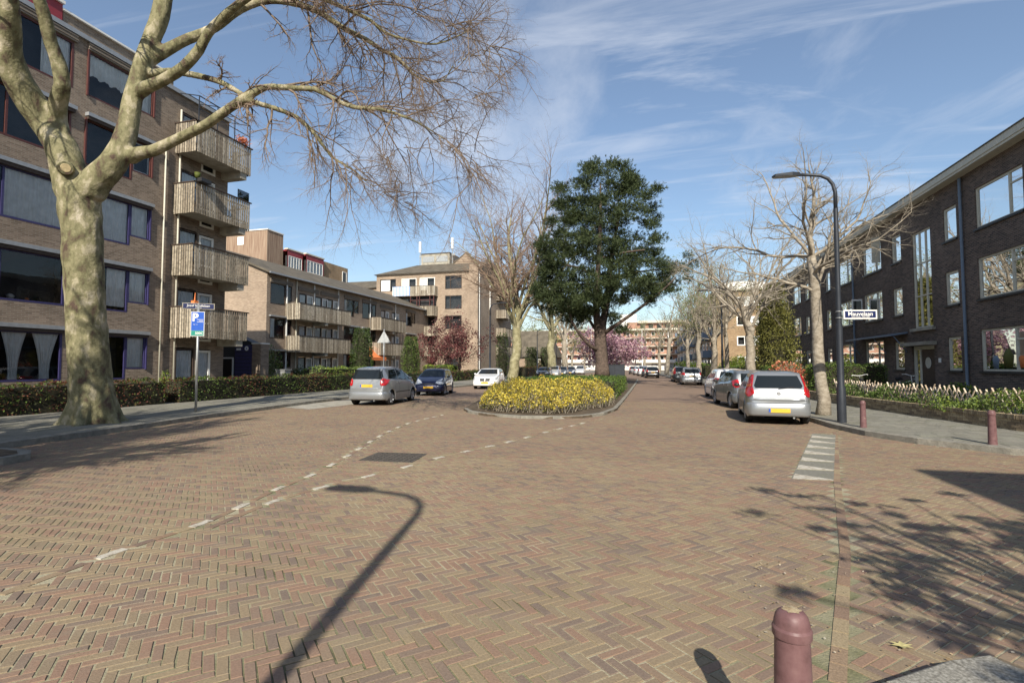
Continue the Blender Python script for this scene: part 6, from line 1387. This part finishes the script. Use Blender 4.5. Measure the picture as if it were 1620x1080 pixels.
make_car('white hatchback with twin oval grille facing the viewer near the plane trunk', (-11.35,35.6,.0), 171, bmw, (.78,.78,.77), .0)
for i, (px, Y, c, lab) in enumerate(((1031,70,(.02,.02,.022),'black car with white plate nearest in the far right row'),(1024,77,(.06,.065,.07),'second dark car in the far right row'),(1017,84,(.45,.46,.47),'silver car in the middle of the far right row'),(1010,92,(.35,.36,.37),'grey car fourth in the far right row'),(1002,100,(.05,.05,.055),'dark car farthest in the far right row'))):
    make_car(lab, (pxx(px, Y), Y, 0), -4, (yaris, p107, modus, bmw, punto)[i], c, detail=1, group='cars parked where the street bends')
for i, (px, Y, c, lab) in enumerate(((861,66,(.02,.02,.022),'black car nearest beyond the island hedge on the left'),(877,72,(.50,.51,.52),'silver car beyond the island hedge next to the black one'),(890,79,(.08,.09,.10),'dark grey car in the middle of the far left row'),(903,87,(.06,.08,.12),'dark bluish car in the far left row'),(918,96,(.6,.6,.6),'pale car farthest right beyond the island hedge'))):
    make_car(lab, (pxx(px, Y), Y, 0), 176, (bmw, modus, yaris, p107, modus)[i], c, .4, detail=1, group='cars parked beyond the island hedge')

# ================================================================ STREET FURNITURE
def street_lamp(label, x, y, rz, h=6.75, group='curved-arm street lamps'):
    t = thing('street_lamp', label, 'street lamp', (x, y, .1), rz, group); k = 2.5
    m = MB(); m.tube([(0,0,0),(0,0,.9),(0,0,1.0),(0,0,2.6),(0,0,2.62),(0,0,h-1.0)], [.11,.11,.085,.08,.068,.055], 14); m.build('pole', M['post'], t, auto=30)
    pts = [(0,0,h-1.0),(0,0,h-.55),(-.05,0,h-.33),(-.16,0,h-.17),(-.33,0,h-.07),(-.6,0,h-.02),(-.95,0,h+.02)]
    m = MB(); m.tube(pts, [.05,.048,.046,.045,.044,.042,.04], 12); m.build('curved_arm', M['post'], t, smooth=True)
    m = MB(); m.add([(-.85,-.06,h+.06),(-.85,.06,h+.06),(-1.05,.13,h+.07),(-1.48,.12,h+.05),(-1.55,0,h+.03),(-1.48,-.12,h+.05),(-1.05,-.13,h+.07),
                     (-.85,-.05,h-.02),(-.85,.05,h-.02),(-1.05,.12,h-.02),(-1.48,.11,h-.01),(-1.55,0,h-.005),(-1.48,-.11,h-.01),(-1.05,-.12,h-.02)],
        [(0,1,2,3,4,5,6)]+[(i,(i+1)%7,7+(i+1)%7,7+i) for i in range(7)]); m.build('lamp_head', M['post'], t)
    MB().add([(-.85,-.045,h-.021),(-.85,.045,h-.021),(-1.05,.115,h-.021),(-1.47,.105,h-.013),(-1.53,0,h-.007),(-1.47,-.105,h-.013),(-1.05,-.115,h-.021)], [tuple(range(7))]).build('lens', M['zinc'], t)
    m = MB(); 
    for z in (.25, 2.55, 2.95): m.tube([(0,0,z),(0,0,z+.03)], .085 if z < 1 else .066, 12)
    m.build('collar', M['zinc'], t); return t
street_lamp('dark curved street lamp carrying the street name sign on the right', 4.86, 15.45, 0)
street_lamp('dark curved street lamp behind the white car on the right', pxx(1143,38), 38, 0)
street_lamp('dark curved street lamp in front of the facing flats on the left', pxx(775,41), 41, math.pi)
street_lamp('far thin street lamp left of the pale forked plane tree', pxx(850,72), 72, math.pi)
street_lamp('far thin street lamp right of the pale forked plane tree', pxx(880,84), 84, math.pi)
street_lamp('street lamp behind the viewer that throws the long curved shadow', -.62, -3.95, 0)
def text(body, size, loc, rot, mat, par, name='lettering', sx=1., bold=.0):
    c = bpy.data.curves.new(name, 'FONT'); c.body = body; c.size = size; c.align_x = 'CENTER'; c.align_y = 'CENTER'; c.extrude = .001; c.offset = bold; c.resolution_u = 3
    o = bpy.data.objects.new(name, c); COL.objects.link(o); dg = bpy.context.evaluated_depsgraph_get(); dg.update(); me = bpy.data.meshes.new_from_object(o.evaluated_get(dg)); bpy.data.objects.remove(o)
    me.materials.clear(); me.materials.append(M[mat]); o = bpy.data.objects.new(name, me); COL.objects.link(o); o.parent = par; o.location = loc; o.rotation_euler = rot; o.scale = (sx, 1, 1); return o
sg_ = thing('street_name_sign', 'navy street name sign with white border fixed to the nearest lamp post on the right', 'sign', (4.95,15.40,2.85), R(12))
MB().box(.0,.86,-.012,.012,0,.245).build('border', M['white'], sg_); MB().box(.035,.825,-.016,.016,.035,.21).build('panel', M['signnavy'], sg_)
text('Mauvelaan', .150, (.43,-.019,.135), (R(90),0,0), 'white', sg_, sx=1.02, bold=.002); text('kunstschilder 1838-1888', .046, (.43,-.019,.062), (R(90),0,0), 'white', sg_)
m = MB()
for z in (.03,.2): m.tube([(-.09,.05,z),(-.09,.05,z+.02)], .075, 12)
m.build('bracket', M['galv'], sg_)
ps = thing('parking_sign', 'grey post with street name plate above a blue and green parking sign', 'sign', (-14.3,13.45,.1), R(28))
m = MB(); m.tube([(0,0,0),(0,0,3.55)], .038, 12); m.build('post', M['galv'], ps, smooth=True)
MB().box(-.20,.20,-.055,-.04,2.48,3.28).build('sign_border', M['white'], ps); MB().box(-.185,.185,-.059,-.045,2.66,3.265).build('blue_panel', M['signblue'], ps); MB().box(-.185,.185,-.059,-.045,2.495,2.655).build('green_panel', M['signgreen'], ps)
text('P', .36, (-.07,-.062,3.08), (R(90),0,0), 'white', ps, bold=.012); text('zone', .06, (.10,-.062,2.98), (R(90),0,0), 'white', ps); MB().box(-.02,.17,-.061,-.0595,3.012,3.024).build('white_bar', M['white'], ps); MB().box(-.02,.17,-.061,-.0595,2.935,2.947).build('white_bar', M['white'], ps)
text('ma - vr', .05, (-.06,-.062,2.86), (R(90),0,0), 'white', ps); text('S00C', .115, (.06,-.062,2.57), (R(90),0,0), 'white', ps, bold=.002)
np_ = thing('street_name_sign', 'dark street name plate set at an angle on top of the parking sign post', 'sign', (-14.3,13.45,3.56), R(38))
MB().box(-.46,.46,-.015,.015,-.10,.10).build('border', M['concrete'], np_); MB().box(-.435,.435,-.019,.019,-.08,.08).build('panel', M['signnavy'], np_); text('Jozef Israëlslaan', .105, (0,-.021,.015), (R(90),0,0), 'white', np_, sx=.98, bold=.001); text('kunstschilder', .035, (0,-.021,-.055), (R(90),0,0), 'white', np_)
ws = thing('warning_sign', 'triangular traffic sign seen from its grey back beside the columnar evergreen', 'sign', (pxx(607,29), 29, .1), R(20))
MB().tube([(0,0,0),(0,0,3.8)], .035, 10).build('post', M['galv'], ws, smooth=True); m = MB(); m.add([(-.42,-.02,2.95),(.42,-.02,2.95),(0,-.02,3.72),(-.42,0.01,2.95),(.42,0.01,2.95),(0,.01,3.72)], [(0,1,2),(5,4,3),(0,3,4,1),(1,4,5,2),(2,5,3,0)]); m.build('triangle_back', M['galv'], ws)
def bollard(label, x, y, z=.115):
    t = thing('bollard', label, 'bollard', (x, y, z), rng.uniform(0,6), 'maroon bollards')
    MB().lathe([(.001,0),(.086,0),(.084,.04),(.078,.25),(.069,.555),(.0692,.557),(.0765,.560),(.078,.564),(.078,.588),(.0745,.594),(.072,.597),(.070,.612),(.064,.630),(.055,.642),(.043,.650),(.03,.6535),(.001,.655)], (0,0,0), 28).build('body', M['bollard'], t, auto=24)
    t.scale = (.84,.84,1)
    m = MB(); n = 18; m.add([(0,0,.6575)]+[((.037+.007*math.sin(k*2.3+x*7))*math.cos(6.283*k/n), (.037+.007*math.sin(k*2.3+x*7))*math.sin(6.283*k/n), .6535) for k in range(n)], [(0,1+k,1+(k+1)%n) for k in range(n)]); m.build('chipped_top', M['rust'], t); return t
bollard('maroon bollard in the foreground at the bottom of the picture', .478, 2.09, .09)
bollard('maroon bollard standing by the kerb near the right edge', 6.28, 11.92)
bollard('maroon bollard beside the lamp post on the right pavement', 4.97, 14.35)
# low brick wall round the right garden: real bricks
GWp = [Vector((x, y, 0)) for x, y in ((6.55,34.5),(7.0,24),(7.35,20.5),(7.8,17.3),(8.2,14.6),(8.75,13.1),(9.8,12.2),(12,11.6),(15.5,11.35))]
lw = thing('garden_wall', 'low brick garden wall with upright coping bricks curving round the corner on the right', 'wall', (8.2,14.6,.1))
mc_ = MB()
for p, q in zip(GWp[:-1], GWp[1:]): mc_.bar(p+Vector((0,0,.17)), q+Vector((0,0,.17)), .13, .33)
mc_.build('mortar_core', M['joint'] if 'joint' in M else M['kerb'], lw, world=True)
M['wallbrick'] = islandmat('garden_wall_brick', [(0,(.17,.13,.09)),(.5,(.28,.22,.14)),(1,(.38,.31,.2))], nscale=25, bump=.3)
tot = [0]
for p, q in zip(GWp[:-1], GWp[1:]): tot.append(tot[-1]+(q-p).length)
def onwall(s):
    for i in range(len(GWp)-1):
        if s <= tot[i+1] or i == len(GWp)-2:
            d = (GWp[i+1]-GWp[i]).normalized(); return GWp[i]+d*(s-tot[i]), math.atan2(d.y, d.x)
bme = None; count = 0; stf = MB()
for c in range(4):
    s = (c % 2)*.11+.1
    while s < tot[-1]-.1:
        p, an_ = onwall(s)
        near = 12.0 < p.y < 17.6 and p.x < 9.9
        if near and count < 292 and c < 4:
            if bme is None: o = MB().box(-.102,.102,-.075,.075,-.029,.029).build('brick', M['wallbrick'], lw); bme = o.data
            else: o = link_mesh('brick', bme, M['wallbrick'], lw)
            o.location = (p.x-8.2, p.y-14.6, .045+c*.0655-.0+.0); o.rotation_euler = (0, rng.uniform(-.01,.01), an_+rng.uniform(-.01,.01)); count += 1
        else:
            ca, sa = math.cos(an_), math.sin(an_); z = .145+c*.0655
            vs = [(p.x+ca*a_-sa*b_, p.y+sa*a_+ca*b_, z+e) for e in (-.029,.029) for a_, b_ in ((-.102,-.075),(.102,-.075),(.102,.075),(-.102,.075))]; stf.add(vs, [(0,3,2,1),(4,5,6,7),(0,1,5,4),(1,2,6,5),(2,3,7,6),(3,0,4,7)])
        s += .215
s = .05
while s < tot[-1]-.05:
    p, an_ = onwall(s); ca, sa = math.cos(an_), math.sin(an_); z = .43+rng.uniform(-.004,.004)
    near = 12.3 < p.y < 15.2 and p.x < 9.6 and count < 298
    if near:
        o = link_mesh('coping_brick', cme, M['wallbrick'], lw) if 'cme' in globals() else MB().box(-.028,.028,-.10,.10,-.052,.052).build('coping_brick', M['wallbrick'], lw); cme = o.data
        o.location = (p.x-8.2, p.y-14.6, z-.1); o.rotation_euler = (0,0,an_+rng.uniform(-.02,.02))
    else:
        vs = [(p.x+ca*a_-sa*b_, p.y+sa*a_+ca*b_, z+e) for e in (-.052,.052) for a_, b_ in ((-.028,-.10),(.028,-.10),(.028,.10),(-.028,.10))]; stf.add(vs, [(0,3,2,1),(4,5,6,7),(0,1,5,4),(1,2,6,5),(2,3,7,6),(3,0,4,7)])
    s += .066
o = stf.build('bricks', M['wallbrick'], lw, world=True); o['kind'] = 'stuff'
# lattice fence of crossed split slats
lf_ = thing('lattice_fence', 'low fence of crossed pale wooden slats half buried in green shrubs', 'fence', (8.6,15.5,.1))
FPp = [Vector(v) for v in ((7.45,24.2,0),(7.95,18.6,0),(8.4,15.4,0),(8.95,13.8,0),(9.9,12.75,0),(12.2,12.1,0))]
M['lattice'] = islandmat('split_wood_slat', [(0,(.30,.22,.15)),(.5,(.52,.42,.32)),(1,(.66,.57,.46))], nscale=30, noise_var=.3, bump=.2)
lme = {}
for i in range(len(FPp)-1):
    d = FPp[i+1]-FPp[i]; k = int(d.length/.19); an_ = math.atan2(d.y, d.x)
    for j in range(k):
        for sgn in (-1, 1):
            p = FPp[i]+d*((j+.5)/k); hgt = .93*rng.uniform(.88,1.06)
            if sgn not in lme:
                mb = MB(); q0, q1 = Vector((-sgn*.28,sgn*.012,0)), Vector((sgn*.28,sgn*.012,1)); mb.bar(q0, q1, .038, .016); o = mb.build('slat', M['lattice'], lf_); lme[sgn] = o.data
            else: o = link_mesh('slat', lme[sgn], M['lattice'], lf_)
            o.location = (p.x-8.6, p.y-15.5, .0+rng.uniform(-.02,.02)); o.rotation_euler = (0, rng.uniform(-.03,.03), an_); o.scale = (1,1,hgt)
# bicycles
def bicycle(label, x, y, rz, lean, col):
    t = thing('bicycle', label, 'bicycle', (x, y, .1), rz, 'bicycles parked in the garden'); t.rotation_euler = (lean, 0, rz)
    for xx in (-.52, .55):
        m = MB(); n = 28; pts = [(xx+.34*math.cos(6.2832*k/n), 0, .35+.34*math.sin(6.2832*k/n)) for k in range(n+1)]; m.tube(pts, .018, 6, cap=False); w_ = m.build('wheel', M['black'], t, smooth=True)
        sg = []
        for k in range(14): a_ = 6.283*k/14; sg.append(((xx,0,.35), (xx+.33*math.cos(a_),0,.35+.33*math.sin(a_)), .0035, .0035))
        m = MB()
        for a_, b_, _, _ in sg: m.tube([a_, b_], .0035, 3, cap=False)
        o = m.build('spokes', M['galv'], w_); o['kind'] = 'stuff'
    m = MB()
    for a_, b_ in (((-.52,0,.35),(-.08,0,.33)),((-.08,0,.33),(-.22,0,.85)),((-.52,0,.35),(-.19,0,.75)),((-.08,0,.33),(.36,0,.72)),((-.2,0,.72),(.34,0,.85)),((.34,0,.95),(.40,0,.62)),((.40,0,.62),(.55,0,.35)),((.34,0,.95),(.32,0,1.08))): m.tube([a_, b_], .017, 7)
    m.build('frame', M[col], t)
    m = MB(); m.tube([(.14,-.29,1.10),(.28,-.25,1.12),(.33,-.08,1.08),(.33,.08,1.08),(.28,.25,1.12),(.14,.29,1.10)], .014, 7); m.build('handlebar', M['white'], t, smooth=True)
    m = MB(); m.tube([(-.36,0,.93),(-.22,0,.95),(-.06,0,.93)], [.085,.06,.02], 8); m.build('saddle', M['black'], t, smooth=True)
    m = MB(); m.box(-.78,-.38,-.06,.06,.72,.74); m.bar((-.75,.05,.73),(-.53,.05,.36),.012); m.bar((-.75,-.05,.73),(-.53,-.05,.36),.012); m.build('luggage_rack', M['galv'], t)
    m = MB(); m.tube([(.42,-.02,.93),(.47,-.02,.93)], [.035,.045], 10); m.build('front_lamp', M['rim'], t)
bicycle('white-framed bicycle with upright handlebar just left of the entrance door', 10.75, 26.5, R(20), R(6), 'white')
bicycle('second bicycle half hidden by the clipped hedge behind the lamp post', 8.9, 25.6, R(75), R(-5), 'galv')
# utility cabinet on the island
uc = thing('utility_cabinet', 'dark grey graffiti-marked cabinet right of the pine trunk', 'cabinet', (pxx(973,40), 40, .1))
MB().box(-.72,.72,-.3,.3,0,1.55).build('body', M['post'], uc); MB().box(-.76,.76,-.34,.34,1.553,1.6).build('lid', M['post'], uc); MB().add([(.05,-.305,.02),(.70,-.305,.02),(.70,-.305,.55),(.45,-.305,.62),(.2,-.305,.4)], [(0,1,2,3,4)]).build('painted_patch', M['lampclear'], uc)
M['bluegrey']; m = MB(); m.box(-.012,.012,-.304,-.30,.1,1.5); m.build('door_gap', M['black'], uc)
